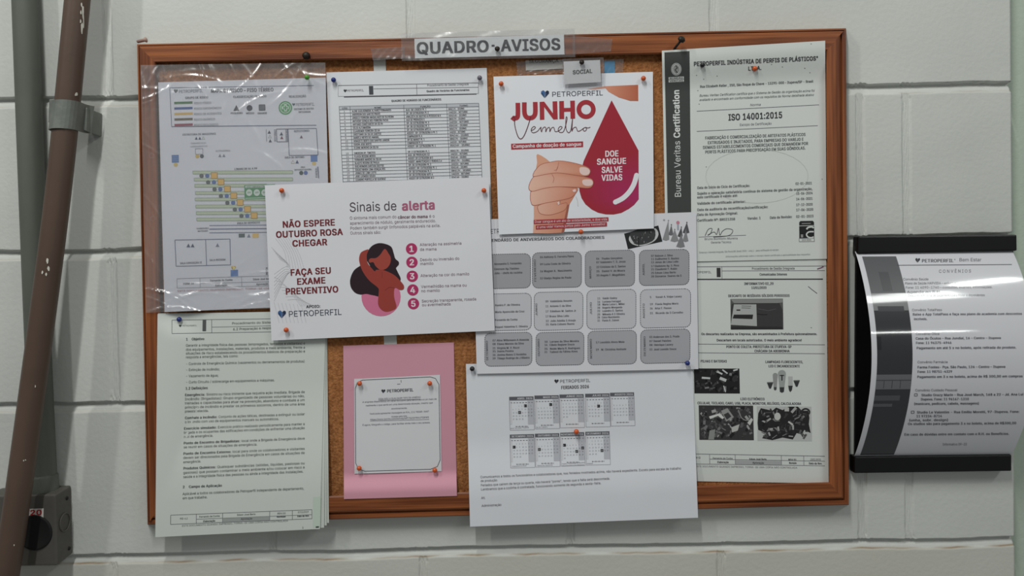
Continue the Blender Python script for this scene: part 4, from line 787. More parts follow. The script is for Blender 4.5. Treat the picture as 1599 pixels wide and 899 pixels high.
for ax, ay, bl_, br_, by, g in ((1043.8, 344, 1034.6, 1045, 374, 142), (1048.4, 350.6, 1044, 1051.4, 366, 108), (1072.6, 347, 1066, 1076.6, 363, 88), (1053.6, 358, 1047, 1060, 376, 140), (1064, 354.4, 1058, 1066, 368.6, 84), (1071, 358, 1066, 1075, 376, 136), (1064, 365, 1056, 1069.4, 385, 128)):
    S.poly([(ax, ay), (br_, by), ((bl_ + br_) / 2, by + 1.6), (bl_, by)], (g, g, g + 3), 2 + 0.1 * ay / 100); S.disc(ax, ay, 0.9, 0.9, (g - 20, g - 20, g - 16), 3)
S.disc(1037, 343.4, 1.6, 1.4, (160, 160, 164), 2); S.disc(1058.6, 347.4, 2.6, 2.6, (196, 130, 146), 2); S.line(1058.6, 350, 1058.8, 359, 2.6, (160, 166, 180), 1.8)
o = S.build('birthday_calendar'); tag(o, 'birthday calendar sheet of grey rounded month boxes, half hidden under the blood donation poster', 'calendar')

# ---- breast examination poster (centre left)
S = Sheet([(413.5, 289), (763, 276.5), (772.5, 516), (424, 531.5)], lambda u, v: HC + 0.0104 + 0.0003 * np.sin(5 * u + 6 * v), (220, 220, 226), (20, 16))
WN = (116, 40, 46)
lines(S, [('NÃO ESPERE', 440.6, 355.2, 523.4, 351.6), ('OUTUBRO ROSA', 430.4, 371, 535.4, 366.4), ('CHEGAR', 456, 384.8, 511, 382.4), ('FAÇA SEU', 453, 430.2, 517.4, 426.6), ('EXAME', 463, 444.4, 508.6, 442), ('PREVENTIVO', 445.4, 459.8, 528.6, 456)], 9.6, WN, 'b')
S.text('APOIO:', 478, 481, 22.4, 4.4, (44, 44, 50), 'b'); S.heart(440.2, 490.2, 6.2, (62, 100, 150), (34, 46, 70)); lines(S, [('PETROPERFIL', 450.4, 494.6, 534, 491.2)], 9, (54, 60, 74))
lines(S, [('Sinais de', 545.4, 330.6, 620, 328)], 14.4, (78, 66, 72), 't'); lines(S, [('alerta', 627, 328.4, 679.6, 326.4)], 14, (172, 96, 124), 'b')
PG = (138, 118, 126)
lines(S, [('O sintoma mais comum do', 546, 342.6, 619.4, 340.4), ('é o', 670, 339.6, 679, 339.4), ('aparecimento de nódulo, geralmente endurecido.', 546.4, 350.6, 681, 346.6), ('Podem também surgir linfonodos palpáveis na axila.', 546.6, 358.4, 688, 354), ('Outros sinais são:', 546.8, 366, 595, 364.6)], 4.6, PG); lines(S, [('câncer do mama', 621, 341.4, 668, 340)], 4.8, (110, 70, 86), 'b')
MG = (176, 52, 100)
for i, (x, y, rows) in enumerate(((642.6, 388.4, [('Alteração na assimetria', 655.4, 384, 721, 381.6), ('da mama', 655.6, 391.4, 682, 390.6)]), (643.2, 409.4, [('Desvio ou inversão do', 655.8, 407.6, 717.6, 405.4), ('mamilo', 656, 413.8, 677, 413)]), (643.8, 431.2, [('Alteração na cor do mamilo', 656.6, 432.4, 733, 429.4)]), (644.6, 452.6, [('Vermelhidão na mama ou', 657.4, 449.6, 729, 447), ('no mamilo', 657.6, 456.2, 687, 455.2)]), (645.6, 474, [('Secreção transparente, rosada', 658.4, 472.2, 744, 468.6), ('ou avermelhada', 658.8, 478, 704, 476.4)]))):
    S.disc(x, y, 8.9, 8.9, MG, 1); S.text(str(i + 1), x - 0.2, y + 4.6, None, 9.2, (228, 214, 222), 'b', 'c'); lines(S, rows, 4.4, (128, 100, 110))
k = lambda *pts: [(530 + a / 4.495, 300 + b / 4.495) for a, b in pts]
S.disc(595, 463, 30.6, 30.6, (206, 116, 148), 1)
HAIR = (44, 28, 36); SKIN = (152, 62, 54)
S.poly(k((196, 470), (215, 520), (250, 565), (330, 575), (400, 610), (432, 640), (424, 590), (380, 500), (250, 400)), HAIR, 1.7)
S.poly(k((190, 500), (140, 520), (100, 552), (76, 610), (80, 665), (110, 705), (150, 718), (190, 714), (240, 724), (300, 728), (300, 640), (240, 560)), HAIR, 2, smooth=5)
S.poly(k((300, 540), (360, 545), (400, 580), (428, 615), (425, 590), (400, 555), (398, 530), (415, 510), (416, 488), (392, 465), (380, 425), (365, 385), (330, 365), (280, 357), (235, 372), (205, 405), (192, 445), (200, 490), (250, 500)), HAIR, 2.4, smooth=5)
S.poly(k((250, 545), (300, 545), (345, 560), (390, 585), (430, 625), (452, 655), (450, 680), (425, 686), (388, 672), (384, 735), (400, 805), (370, 830), (325, 838), (290, 820), (271, 780), (276, 700), (270, 670), (215, 625), (175, 575), (150, 525), (138, 470), (150, 425), (185, 405), (205, 404), (192, 440), (196, 490), (215, 520), (245, 552)), SKIN, 3, smooth=4)
S.poly(k((196, 480), (215, 515), (246, 554), (256, 535), (230, 500)), HAIR, 3.4, smooth=4)
S.poly(k((318, 398), (345, 430), (360, 460), (356, 500), (330, 535), (290, 546), (255, 520), (238, 492), (212, 494), (206, 478), (220, 464), (255, 462), (285, 440)), (160, 70, 60), 4, smooth=5)
S.path(k((320, 690), (350, 668), (388, 672)), 0.7, (124, 46, 42), 4, smooth=5); S.path(k((300, 560), (300, 600)), 0.5, (124, 46, 42), 4)
LF = (196, 194, 198)
for t in range(7): S.path([(430 + t * 3, 372 - t * 2), (444 + t * 4, 392 + t), (448 + t * 5, 416 + t * 3)], 0.5, LF, 1, smooth=5); S.path([(424 + t * 2, 386 + t * 3), (440 + t * 2, 402 + t * 2), (449, 410 + t)], 0.5, LF, 1, smooth=5)
for t in range(8): S.path([(428 + t * 3, 433 + t * 5), (440 + t * 4, 440 + t * 4), (470 + t * 3, 478)], 0.5, LF, 1, smooth=5); S.path([(428, 470 - t * 6), (440 + t, 444 - t * 4), (450 + t, 425)], 0.5, LF, 1, smooth=5)
for t in range(8): S.path([(428 + t * 6, 472 + t * 0.5), (432 + t * 6, 488), (436 + t * 6, 504)], 0.5, LF, 1, smooth=5)
o = S.build('health_poster'); tag(o, 'landscape breast cancer warning poster with drawn woman and five numbered signs', 'poster')

# ---- blood donation poster (upper centre)
S = Sheet([(770.5, 119.5), (1019.5, 112), (1021, 356.5), (779, 366)], lambda u, v: HC + 0.0036 + 0.0056 * v, (224, 225, 231), (14, 14))
RED = (164, 48, 58); RED2 = (158, 40, 54)
q = lambda *pts: [(760 + a / 7.489, 130 + b / 7.489) for a, b in pts]
S.heart(851, 146.6, 6.2, (64, 102, 150), (32, 42, 64)); lines(S, [('PETROPERFIL', 861.4, 151, 942, 148.6)], 7.6, (54, 58, 72))
S.path(q((364, 228), (364, 372), (345, 405), (306, 405)), 7.2, RED, 2, smooth=6, cap=False); S.poly(q((277, 415), (305, 382), (345, 408), (320, 446)), RED, 2.1)
S.path(q((440, 222), (443, 350), (470, 398), (510, 405), (545, 392), (568, 345), (567, 218)), 7.2, RED, 2, smooth=6, cap=False)
S.poly(q((622, 427), (618, 218), (672, 214), (774, 350), (770, 212), (824, 209), (830, 420), (780, 423), (672, 276), (674, 424)), RED, 2)
S.poly(q((850, 419), (848, 208), (902, 206), (904, 288), (979, 286), (976, 204), (1030, 202), (1034, 412), (980, 415), (979, 330), (905, 333), (906, 417)), RED, 2); S.ring(915.2, 170.8, 11.3, 11.3, 7.2, RED, 2, 48)
SC_ = (92, 42, 54)
S.path(q((300, 410), (318, 392), (330, 420), (326, 470), (340, 545), (368, 625), (400, 650), (435, 615), (470, 535), (498, 450), (515, 392)), 1.2, SC_, 3, smooth=6)
S.path(q((516, 552), (548, 540), (570, 515), (550, 505), (524, 530), (522, 560), (545, 578), (590, 562), (620, 528), (636, 512), (632, 535), (642, 568), (650, 535), (672, 512), (690, 520), (690, 568), (706, 530), (730, 514), (738, 535), (738, 566), (756, 526), (782, 514), (792, 540), (802, 564), (830, 560), (862, 540), (882, 514), (860, 504), (838, 530), (842, 562), (868, 575), (900, 560), (926, 480), (940, 410), (930, 392), (924, 470), (932, 545), (960, 578), (984, 545), (996, 470), (1004, 412), (1000, 480), (996, 560), (1012, 525), (1042, 512), (1054, 535), (1066, 560), (1096, 552), (1128, 528)), 1.0, SC_, 3, smooth=5)
S.path(q((1160, 514), (1134, 524), (1130, 550), (1150, 558), (1168, 536), (1160, 516), (1185, 522), (1212, 512)), 1.0, SC_, 3, smooth=6)
S.quad((798, 224.4), (910.5, 220.6), (910.6, 229.6), (798.3, 233.6), RED); lines(S, [('Campanha de doação de sangue', 800.4, 231, 908, 227.4)], 5.4, (232, 222, 226), 'b')
S.poly([(943, 134.6), (996.4, 132.4), (996.6, 157.6), (984, 157.4), (966, 152), (950, 143)], lambda x, y: (int(196 + (970 - x) * 0.6), int(122 + (970 - x) * 0.9), int(96 + (970 - x) * 0.9)), 1)
S.poly([(916, 139), (943, 134.8), (950, 137), (930, 139.5)], (214, 160, 140), 1)
def dropc(x, y):
    t = max(0.0, 1 - math.hypot((x - 992) / 42, (y - 300) / 40)); return (int(158 + 12 * t), int(40 + 4 * t), int(54 + 62 * t))
S.poly([(955, 156.5), (997, 235), (997.4, 311), (990, 320), (982, 326), (970, 332.4), (958, 334.8), (946, 334.6), (934, 332), (924, 327), (914, 318.6), (908, 309), (904.8, 298), (904, 288), (906, 272), (911.5, 251)], dropc, 1)
S.path([(961, 315.4), (973, 309), (983, 299), (990, 287), (994, 273.6)], 7.6, (226, 226, 232), 2, smooth=6)
for st, xa, xb, y in (('DOE', 944.4, 966, 244.6), ('SANGUE', 931.6, 978, 257), ('SALVE', 939, 972, 269.8), ('VIDAS', 939, 972, 282.2)): S.text(st, xa, y, xb - xa, 9, (232, 226, 230), 'b')
h = lambda *pts: [(815 + a / 5.99, 220 + b / 5.99) for a, b in pts]
def skin(x, y):
    t = min(1, max(0, (x - 826) / 70)); return (int(228 - 26 * t), int(186 - 54 * t), int(168 - 62 * t))
S.poly(h((145, 122), (262, 196), (240, 240), (135, 300), (142, 200)), lambda x, y: (214, 158, 130), 1, smooth=3)
S.poly(h((110, 560), (112, 700), (104, 862), (240, 864), (372, 858), (392, 855), (412, 720), (440, 600), (500, 500), (430, 430), (240, 430)), lambda x, y: skin(x + 22, y), 1.4)
S.poly(h((425, 600), (445, 590), (410, 790), (395, 850), (370, 858)), (158, 92, 76), 1.8)
for lay, pts in ((2.6, ((160, 600), (300, 560), (350, 558), (350, 590), (420, 580), (405, 640), (330, 675), (250, 692), (175, 680), (150, 640))), (3.4, ((92, 472), (200, 445), (320, 428), (450, 436), (520, 445), (500, 490), (455, 530), (350, 556), (220, 580), (110, 602), (82, 560), (80, 500))),
                 (4.2, ((105, 340), (180, 318), (320, 298), (480, 318), (620, 344), (662, 370), (662, 412), (622, 440), (500, 432), (320, 428), (200, 445), (95, 470), (64, 430))), (5.0, ((130, 268), (180, 220), (265, 198), (350, 186), (460, 200), (580, 232), (632, 262), (636, 298), (602, 328), (480, 316), (330, 298), (200, 316), (110, 332), (110, 300)))):
    S.poly(h(*pts), skin, lay, smooth=4); S.path(h(*pts), 0.9, (176, 108, 90), lay + 0.3, closed=True, smooth=4)
for pts in (((300, 275), (330, 262), (345, 200)), ((318, 285), (335, 240)), ((280, 310), (300, 350), (290, 390)), ((330, 590), (345, 560), (360, 570))): S.path(h(*pts), 0.7, (180, 112, 94), 5.6, smooth=4)
S.poly(h((540, 252), (575, 245), (615, 255), (636, 282), (622, 312), (580, 320), (545, 300)), (228, 200, 194), 5.8, smooth=4); S.poly(h((568, 366), (610, 358), (650, 364), (664, 390), (650, 416), (600, 420), (568, 400)), (228, 200, 194), 5.8, smooth=4)
S.poly(h((470, 460), (500, 448), (508, 470), (485, 480)), (232, 200, 196), 5.8); S.poly(h((330, 575), (350, 560), (352, 590), (338, 600)), (228, 196, 188), 5.8); S.path(h((505, 520), (520, 560), (525, 610)), 1.2, (204, 202, 204), 1.2, smooth=4)
S.quad((833.4, 343.2), (950, 339), (950.2, 345), (833.6, 349.6), RED, 6); lines(S, [('Doar sangue é um ato de solidariedade, e doe vida', 835, 348, 948.4, 343.8)], 3.8, (226, 206, 210), layer=7)
S.quad((836.6, 351.8), (947.6, 346.6), (947.8, 353), (836.8, 358), RED, 6); lines(S, [('é uma vida! Vamos juntos pelo Junho Vermelho!', 838.4, 356.4, 945.6, 351.4)], 3.8, (226, 206, 210), layer=7)
o = S.build('donation_poster'); tag(o, 'square blood donation poster with large red drop and printed hand', 'poster')

# ---- labels along the top
S = Sheet([(820.5, 94.5), (879.5, 93), (879.5, 107), (821, 110)], HC + 0.0012, (214, 212, 204), (4, 2)); S.text('SEGURANÇA', 826, 98.5, 46, 5, (80, 76, 70), 'b')
t = thing('taped_label', P(850, 101, HC), 'old white paper label under crumpled clear tape, beside the SOCIAL tag', 'label'); S.build('card', M_PRINT, t)
Sheet([(806, 96), (882, 93.5), (881, 114), (808, 117)], lambda u, v: HC + 0.0022 + 0.0005 * np.sin(20 * u + 9 * v) * np.sin(11 * v), n=(40, 12)).plain('clear_tape', M_TAPE, t, 0.0001)
t = thing('blue_tag', P(953, 104, HC), 'small bright blue paper tag taped right of the SOCIAL tag', 'label')
Sheet([(943.5, 95), (960, 94.6), (960, 114), (943.5, 114)], HC + 0.0012, (52, 142, 186), (2, 2)).build('card', M_PRINT, t)
Sheet([(941, 93), (974, 92), (973, 112), (941, 113.5)], lambda u, v: HC + 0.0018 + 0.0003 * np.sin(18 * u + 9 * v), n=(16, 8)).plain('clear_tape', M_TAPE, t, 0.0001)
t = thing('section_tag', P(910, 113, HC), 'small white SOCIAL tag in clear pocket nailed above the blood donation poster', 'label')
S = Sheet([(880, 96), (937, 93.5), (938.5, 128), (881, 131.5)], lambda u, v: 0.0206 - 0.002 * v, (220, 220, 220), (6, 6)); lines(S, [('SOCIAL', 894, 116, 925, 113.6)], 6, (58, 58, 60), 'b'); S.build('card', M_PRINT, t)
Sheet([(878, 92), (942.5, 89.5), (943, 131.5), (879, 136)], lambda u, v: 0.0213 - 0.002 * v + 0.0005 * np.sin(14 * u) * np.sin(9 * v) * (1 - v), n=(24, 20)).plain('clear_pocket', M_TAPE, t, 0.0001)
t = thing('title_sign', P(762, 72, 0.02), 'board title sign reading QUADRO - AVISOS in clear sleeve taped on the top frame', 'sign')
S = Sheet([(647, 60.5), (880.5, 53.8), (881.5, 85), (648, 91)], lambda u, v: 0.0216 + 0.0003 * np.sin(9 * u), (222, 224, 223), (20, 3)); lines(S, [('QUADRO', 649.5, 84, 764, 80.6)], 17.5, (40, 42, 48), 'b'); lines(S, [('-', 766, 79, 774, 78.8)], 18, (40, 42, 48), 'b'); lines(S, [('AVISOS', 781.6, 80, 875.6, 77.4)], 17.5, (40, 42, 48), 'b'); S.build('card', M_PRINT, t)
Sheet([(626, 52), (897.5, 44.6), (898.5, 89), (627.5, 95)], lambda u, v: 0.0228 + 0.0005 * np.sin(22 * u + 3 * np.sin(4 * v)) * np.sin(5 * v + 2 * u), n=(90, 18)).plain('clear_sleeve', M_TAPE, t, 0.0001)
Sheet([(579, 76), (632, 73), (632, 91), (582, 94)], lambda u, v: 0.0209 + 0.0002 * np.sin(25 * u + 9 * v), n=(20, 8)).plain('tape', M_TAPE, t, 0.0001)
Sheet([(894, 55), (956, 61), (954, 80), (894, 85)], lambda u, v: 0.0209 + 0.0002 * np.sin(25 * u + 9 * v), n=(20, 8)).plain('tape', M_TAPE, t, 0.0001)

# ------------------------------------------------------------------ pins and nails
def lathe(bm, prof, mtx, n=18):
    rings = []
    for r, z in prof:
        if r < 1e-7: rings.append([bm.verts.new(mtx @ Vector((0, 0, z)))])
        else: rings.append([bm.verts.new(mtx @ Vector((r * math.cos(2 * math.pi * i / n), r * math.sin(2 * math.pi * i / n), z))) for i in range(n)])
    for A, B in zip(rings[:-1], rings[1:]):
        for i in range(n):
            j = (i + 1) % n
            f = [A[i % len(A)], A[j % len(A)], B[j % len(B)], B[i % len(B)]]; u = []
            for v in f:
                if v not in u: u.append(v)
            if len(u) > 2: bm.faces.new(u)
    bmesh.ops.recalc_face_normals(bm, faces=bm.faces)
HEADP = [(0.0, 0.0)] + [(1.0 * math.sin(math.pi * t / 10), 1 - math.cos(math.pi * t / 10)) for t in range(1, 10)] + [(0.0, 2.0)]
def axis_m(p, d): return Matrix.Translation(p) @ Vector(d).normalized().to_track_quat('Z', 'Y').to_matrix().to_4x4()
PINMESH = {}
def pin(px, py, h, m, label, group=None, r=0.0032, lean=(0, -1, 0.1), gap=0.0012, name='push_pin'):
    """round-headed map pin: the head off the paper, the needle through it; h = paper height off the wall"""
    base = P(px, py, h); t = thing(name, base, label, 'pin', group); d = Vector(lean).normalized()
    # the head is what the photo locates, so start the needle behind it along the pin's lean
    sh = P(px, py, h + gap + r) - (base + d * (gap + r)); base = base + sh * 0.9; t.matrix_world = Matrix.Translation(base)
    bm = bmesh.new(); lathe(bm, [(a * r, gap + b * r) for a, b in HEADP], axis_m(base, d)); obj_bm('head', bm, m, t, True)
    bm = bmesh.new(); lathe(bm, [(0, -0.006), (0.0004, -0.0045), (0.0004, gap + 0.0008), (0, gap + 0.0008)], axis_m(base, d), 8); obj_bm('needle', bm, M_STEEL, t, True)
    return t
OG = 'orange round-headed pins'
pin(440, 297.5, 0.0203, M_ORANGE, 'orange pin in upper left corner of the breast cancer poster', OG); pin(755.6, 297.5, 0.0203, M_ORANGE, 'orange pin in upper right corner of the breast cancer poster', OG); pin(447, 515, 0.0203, M_ORANGE, 'orange pin in lower left corner of the breast cancer poster', OG)
pin(782.6, 131, 0.0140, M_ORANGE, 'orange pin in upper left corner of the blood donation poster', OG); pin(1004.6, 122.6, 0.0140, M_ORANGE, 'orange pin in upper right corner of the blood donation poster', OG); pin(907, 362, 0.0194, M_ORANGE, 'orange pin at bottom edge of the blood donation poster', OG)
pin(561.6, 598.6, 0.0122, M_ORANGE, 'orange pin in upper left corner of the slip on pink sheet', OG); pin(671, 598.4, 0.0125, M_ORANGE, 'orange pin in upper right corner of the slip on pink sheet', OG); pin(561, 730.8, 0.0122, M_ORANGE, 'orange pin in lower left corner of the slip on pink sheet', OG); pin(679, 734, 0.0122, M_ORANGE, 'orange pin in lower right corner of the slip on pink sheet', OG)
pin(900, 673.8, 0.0134, M_ORANGE, 'orange pin through the middle of the holiday sheet', OG, 0.0034); pin(1178.6, 107.4, 0.0150, M_ORANGE, 'orange pin under the heading of the certificate', OG)
BG = 'blue round-headed pins'
pin(521, 125, 0.0118, M_BLUE, 'dark blue pin in upper left corner of the staff timetable', BG); pin(280, 498.6, 0.0142, M_BLUE, 'dark blue pin at top of the stapled procedure document', BG); pin(1073.4, 566.8, 0.0164, M_BLUE, 'dark blue pin in lower right corner of the birthday calendar', BG)
pin(749, 121.8, 0.0118, M_PINGREY, 'greyish violet pin in upper right corner of the staff timetable'); pin(479.5, 121, 0.0200, M_PINGREEN, 'bright green pin at upper right of the clear plastic sleeve'); pin(737.4, 575.6, 0.0132, M_PINBLACK, 'black pin in upper left corner of the holiday sheet')
pin(1096.6, 102.6, 0.0144, M_PINBLACK, 'black long-needled pin at the start of the certificate heading', None, 0.0030, (0.0, -1, 0.75), 0.0055)
def nail(px, py, h, label, r, L, lean):
    base = P(px, py, h); d = Vector(lean).normalized(); t = thing('nail', base, label, 'nail')
    sh = P(px, py, h + L * d.dot(Vector((0, -1, 0)))) - (base + d * L); base = base + sh * 0.9; t.matrix_world = Matrix.Translation(base)
    bm = bmesh.new(); lathe(bm, [(0, L - r * 0.5), (r, L - r * 0.4), (r * 1.05, L), (r * 0.7, L + r * 0.45), (0, L + r * 0.6)], axis_m(base, d)); obj_bm('head', bm, M_NAIL, t, True)
    bm = bmesh.new(); lathe(bm, [(0, -0.008), (r * 0.3, -0.006), (r * 0.36, L - r * 0.3), (0, L - r * 0.3)], axis_m(base, d), 10); obj_bm('shank', bm, M_NAIL, t, True)
nail(478, 86.6, 0.0204, 'dark nail head in the top frame above the risk map sleeve', 0.0046, 0.003, (0.1, -1, 0.1)); nail(776.5, 76, 0.0236, 'dark nail head through the dash of the title sign', 0.0032, 0.003, (0.0, -1, 0.3)); nail(908.5, 97, 0.0215, 'dark nail holding the small SOCIAL tag', 0.0030, 0.003, (0, -1, 0.2))
nail(1063.5, 62.5, 0.0204, 'long bent nail sticking out of top frame above the certificate', 0.0046, 0.017, (0.50, -1, 0.62))
bm = bmesh.new(); p = P(221, 63.5, 0.008); lathe(bm, [(0, -0.006), (0.002, -0.006), (0.0022, 0.004), (0.0036, 0.0065), (0, 0.0075)], axis_m(p, (0.9, -0.2, 0.1)), 10); o = obj_bm('wall_plug', bm, M_PEG, None, True); recenter(o); tag(o, 'small pale pinkish peg at upper left corner above the frame', 'peg')

# ------------------------------------------------------------------ curved notice holder at the right
hold = thing('notice_holder', P(1462, 552, 0.0), 'black wall-mounted notice holder with bars above and below the curved sheet', 'document holder')
def slab(name, cs, d0, d1, m, parent, bev=0.0015):
    bm = bmesh.new(); a = [bm.verts.new(P(x, y, d1)) for x, y in cs]; W_ = [P(x, y, d1) for x, y in cs]; b = [bm.verts.new(Vector((w.x, -d0, w.z))) for w in W_]
    bm.faces.new(a[::-1]); bm.faces.new(b)
    for i in range(4): bm.faces.new([a[i], a[(i + 1) % 4], b[(i + 1) % 4], b[i]])
    bmesh.ops.recalc_face_normals(bm, faces=bm.faces)
    if bev: bmesh.ops.bevel(bm, geom=list(bm.edges), offset=bev, segments=2, affect='EDGES', profile=0.6)
    return obj_bm(name, bm, m, parent)
slab('back_panel', [(1337, 386), (1583, 384), (1576, 722), (1335, 724)], 0.0015, 0.006, M_BLACK, hold, 0.001)
slab('top_bar', [(1340, 368.5), (1588, 366), (1588.5, 391.5), (1339, 396)], 0.001, 0.016, M_BLACK, hold, 0.002)
slab('bottom_bar', [(1334.5, 712.5), (1580, 709.5), (1580, 735.5), (1334.5, 739)], 0.001, 0.016, M_BLACK, hold, 0.002)
S = Sheet([(1335, 392.5), (1580, 391), (1577, 712), (1333, 714)], 0.0105, (214, 214, 220), (10, 60), bulge=lambda u, v: 0.046 * np.sin(np.pi * np.clip(v, 0, 1)) ** 0.85)
def uvp(u, v):
    X, Z = happly(S.HWi, u, v); d = float(S.hf(u, v) + S.bulge(u, v)); q_ = np.array([float(X), -d, float(Z)]) - CAM; c = q_ @ RM; return (CX + F * c[0] / c[1], CY - F * c[2] / c[1])
def uvrect(u0, v0, u1, v1, col, layer=1, n=40):
    pts = [uvp(u0 + (u1 - u0) * i / 6, v0 + (v1 - v0) * j / n) for j in range(n + 1) for i in range(7)]
    S.add(pts, [(j * 7 + i, (j + 1) * 7 + i, (j + 1) * 7 + i + 1, j * 7 + i + 1) for j in range(n) for i in range(6)], col, layer)
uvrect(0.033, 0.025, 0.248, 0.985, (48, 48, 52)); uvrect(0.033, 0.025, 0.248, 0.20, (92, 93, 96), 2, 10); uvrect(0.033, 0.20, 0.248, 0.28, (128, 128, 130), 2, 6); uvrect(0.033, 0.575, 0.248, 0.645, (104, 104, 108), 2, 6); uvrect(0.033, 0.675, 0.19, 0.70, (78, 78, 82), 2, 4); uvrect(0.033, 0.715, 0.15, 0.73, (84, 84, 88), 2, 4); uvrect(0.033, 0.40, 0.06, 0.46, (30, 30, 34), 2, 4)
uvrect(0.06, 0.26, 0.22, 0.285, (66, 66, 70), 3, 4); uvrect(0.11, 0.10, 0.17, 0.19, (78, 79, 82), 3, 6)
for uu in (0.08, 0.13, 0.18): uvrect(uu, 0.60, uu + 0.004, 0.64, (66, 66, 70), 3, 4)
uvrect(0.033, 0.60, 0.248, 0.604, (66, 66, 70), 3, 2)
GI = (84, 84, 92)
S.heart(1433, 406, 3.6, (66, 66, 72), (44, 44, 50)); S.text('PETROPERFIL', 1439, 409.4, 50, 5, (84, 84, 90), 'b'); S.text('®', 1490, 406.4, None, 2.2, (84, 84, 90)); S.text('Bem Estar', 1497.6, 408, 35, 5.2, (96, 96, 104)); S.line(1401, 414, 1580, 412.8, 0.9, (60, 60, 66)); S.text('C O N V Ê N I O S', 1466, 425.6, 50.5, 4.8, (104, 104, 112))
for st, x, y, xe_, wt in [('Convênio Saúde', 1410, 437.6, 1450, 'r'), ('Plano de Saúde HAPVIDA – enfermaria e apartamento', 1413, 444, 1530, 'r'), ('Fone: 11 4090-1740 – consultas, exames, informações.', 1414, 450.6, 1550, 'r'), ('Agende no R.H.', 1416, 457.4, 1470, 'r'), ('Desconto em folha de pagamento para titular e dependentes', 1418, 463, 1538, 'r'),
        ('Convênio TotalPass', 1424, 485.6, 1471, 'r'), ('Baixe o App TotalPass e faça seu plano de academia com descontos', 1425, 492.4, 1596, 'b'), ('incríveis.', 1427, 499.6, 1448, 'b'), ('Convênio Ótica', 1430, 523, 1467, 'r'), ('Casa do Óculos – Rua Jundiaí, 16 – Centro – Itupeva', 1429.5, 530, 1563, 'b'), ('Fone: 11 96375-4946', 1430, 537, 1486, 'b'), ('Pagamento em até 5 x no boleto, após retirada do produto.', 1431, 545, 1587, 'b'),
        ('Convênio Farmácia', 1432.5, 567, 1480, 'r'), ('Farma Fontes- Pça. São Paulo, 126 – Centro – Itupeva', 1432.5, 575, 1570, 'b'), ('Fone: 11 98751-4329', 1432.5, 582, 1487, 'b'), ('Pagamento em 3 x no boleto, acima de R$ 300,00 em compras', 1432, 590, 1597, 'b'), ('Convênio Cuidado Pessoal', 1429, 611, 1495, 'r'), ('Studio Grazy Marin – Rua José March, 168 a 22 – Jd. Ana Lui', 1438.6, 618.4, 1598, 'b'), ('Itupeva. Fone: 11 96167-1310', 1437.6, 625, 1513, 'b'), ('(manicure, pedicure, cabelo, massagens)', 1427, 632, 1529, 'b'),
        ('Studio Le Valentim - Rua Emilio Moretti, 97-Itupeva. Fone:', 1431.6, 645.4, 1592, 'b'), ('11 97234-8714', 1430.6, 651.4, 1471, 'b'), ('(unha, sobr. design)', 1419, 657.6, 1481, 'b'), ('Os studios são para pagamento 3 x no boleto, acima de R$300,00', 1417.6, 663.4, 1587, 'b'), ('Em caso de dúvidas entre em contato com o R.H. ou Benefícios.', 1412, 680, 1576, 'b'), ('Informativo 09-22', 1472, 695.4, 1510, 'r')]:
    S.text(st, x, y, xe_ - x, 3.7, GI, wt)
for x, y in ((1428, 614.6), (1423, 641.6)): S.frame((x, y), (x + 4.4, y - 0.2), (x + 4.4, y + 3.4), (x, y + 3.6), 0.8, GI)
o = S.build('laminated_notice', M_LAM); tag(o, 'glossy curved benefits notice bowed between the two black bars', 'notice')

# ------------------------------------------------------------------ pipes, clamp and box at the left
def tube(bm, pts, r, n=20, rr=None):
    pts = [Vector(p) for p in pts]; rings = []
    for i, p in enumerate(pts):
        d = (pts[min(i + 1, len(pts) - 1)] - pts[max(i - 1, 0)]).normalized(); a = d.cross(Vector((0, -1, 0))).normalized(); b = d.cross(a); k = rr[i] if rr else r
        rings.append([bm.verts.new(p + a * k * math.cos(2 * math.pi * j / n) + b * k * math.sin(2 * math.pi * j / n)) for j in range(n)])
    for A, B in zip(rings[:-1], rings[1:]):
        for j in range(n): bm.faces.new([A[j], A[(j + 1) % n], B[(j + 1) % n], B[j]])
    bm.faces.new(rings[0]); bm.faces.new(rings[-1][::-1]); bmesh.ops.recalc_face_normals(bm, faces=bm.faces)
def spline(pts, k=8):
    p = [np.array(q_, float) for q_ in pts]; out = []
    for i in range(len(p) - 1):
        p0 = p[i - 1] if i else 2 * p[0] - p[1]; p1, p2 = p[i], p[i + 1]; p3 = p[i + 2] if i + 2 < len(p) else 2 * p2 - p1
        for t in np.arange(k) / k: out.append(0.5 * (2 * p1 + (p2 - p0) * t + (2 * p0 - 5 * p1 + 4 * p2 - p3) * t * t + (3 * p1 - p0 - 3 * p2 + p3) * t ** 3))
    out.append(p[-1]); return [P(*q_) for q_ in out]
gp = thing('grey_conduit', P(50, 300, 0.0), 'grey-green conduit pipe on the wall running into the electrical box', 'pipe')
bm = bmesh.new(); gpts = spline([(24, -420, 0.0165), (36, -60, 0.0165), (39, 0, 0.0165), (50, 300, 0.0165), (62, 600, 0.0165), (70, 772, 0.0165)]); tube(bm, gpts, 0.0147); obj_bm('tube', bm, M_GREY, gp, True)
bm = bmesh.new(); cp_ = [P(68.5, 740, 0.0165), P(68.7, 744, 0.0165), P(70, 768, 0.0165), P(70.2, 772, 0.0165)]; tube(bm, cp_, 0.016, 20, [0.0148, 0.0162, 0.0162, 0.0162]); obj_bm('box_connector', bm, M_GREY, gp, True)
bp = thing('brown_pipe', P(52, 600, 0.05), 'brown painted pipe slanting across in front of the grey conduit', 'pipe')
BP = [(146, -420, 0.0330), (127, -60, 0.0400), (121, 0, 0.0410), (91, 300, 0.0500), (52, 600, 0.0590), (9.5, 899, 0.0640), (-42, 1200, 0.0640), (-70, 1400, 0.0640)]
bm = bmesh.new(); bpts = spline(BP); tube(bm, bpts, 0.0142); obj_bm('tube', bm, M_BROWN, bp, True)
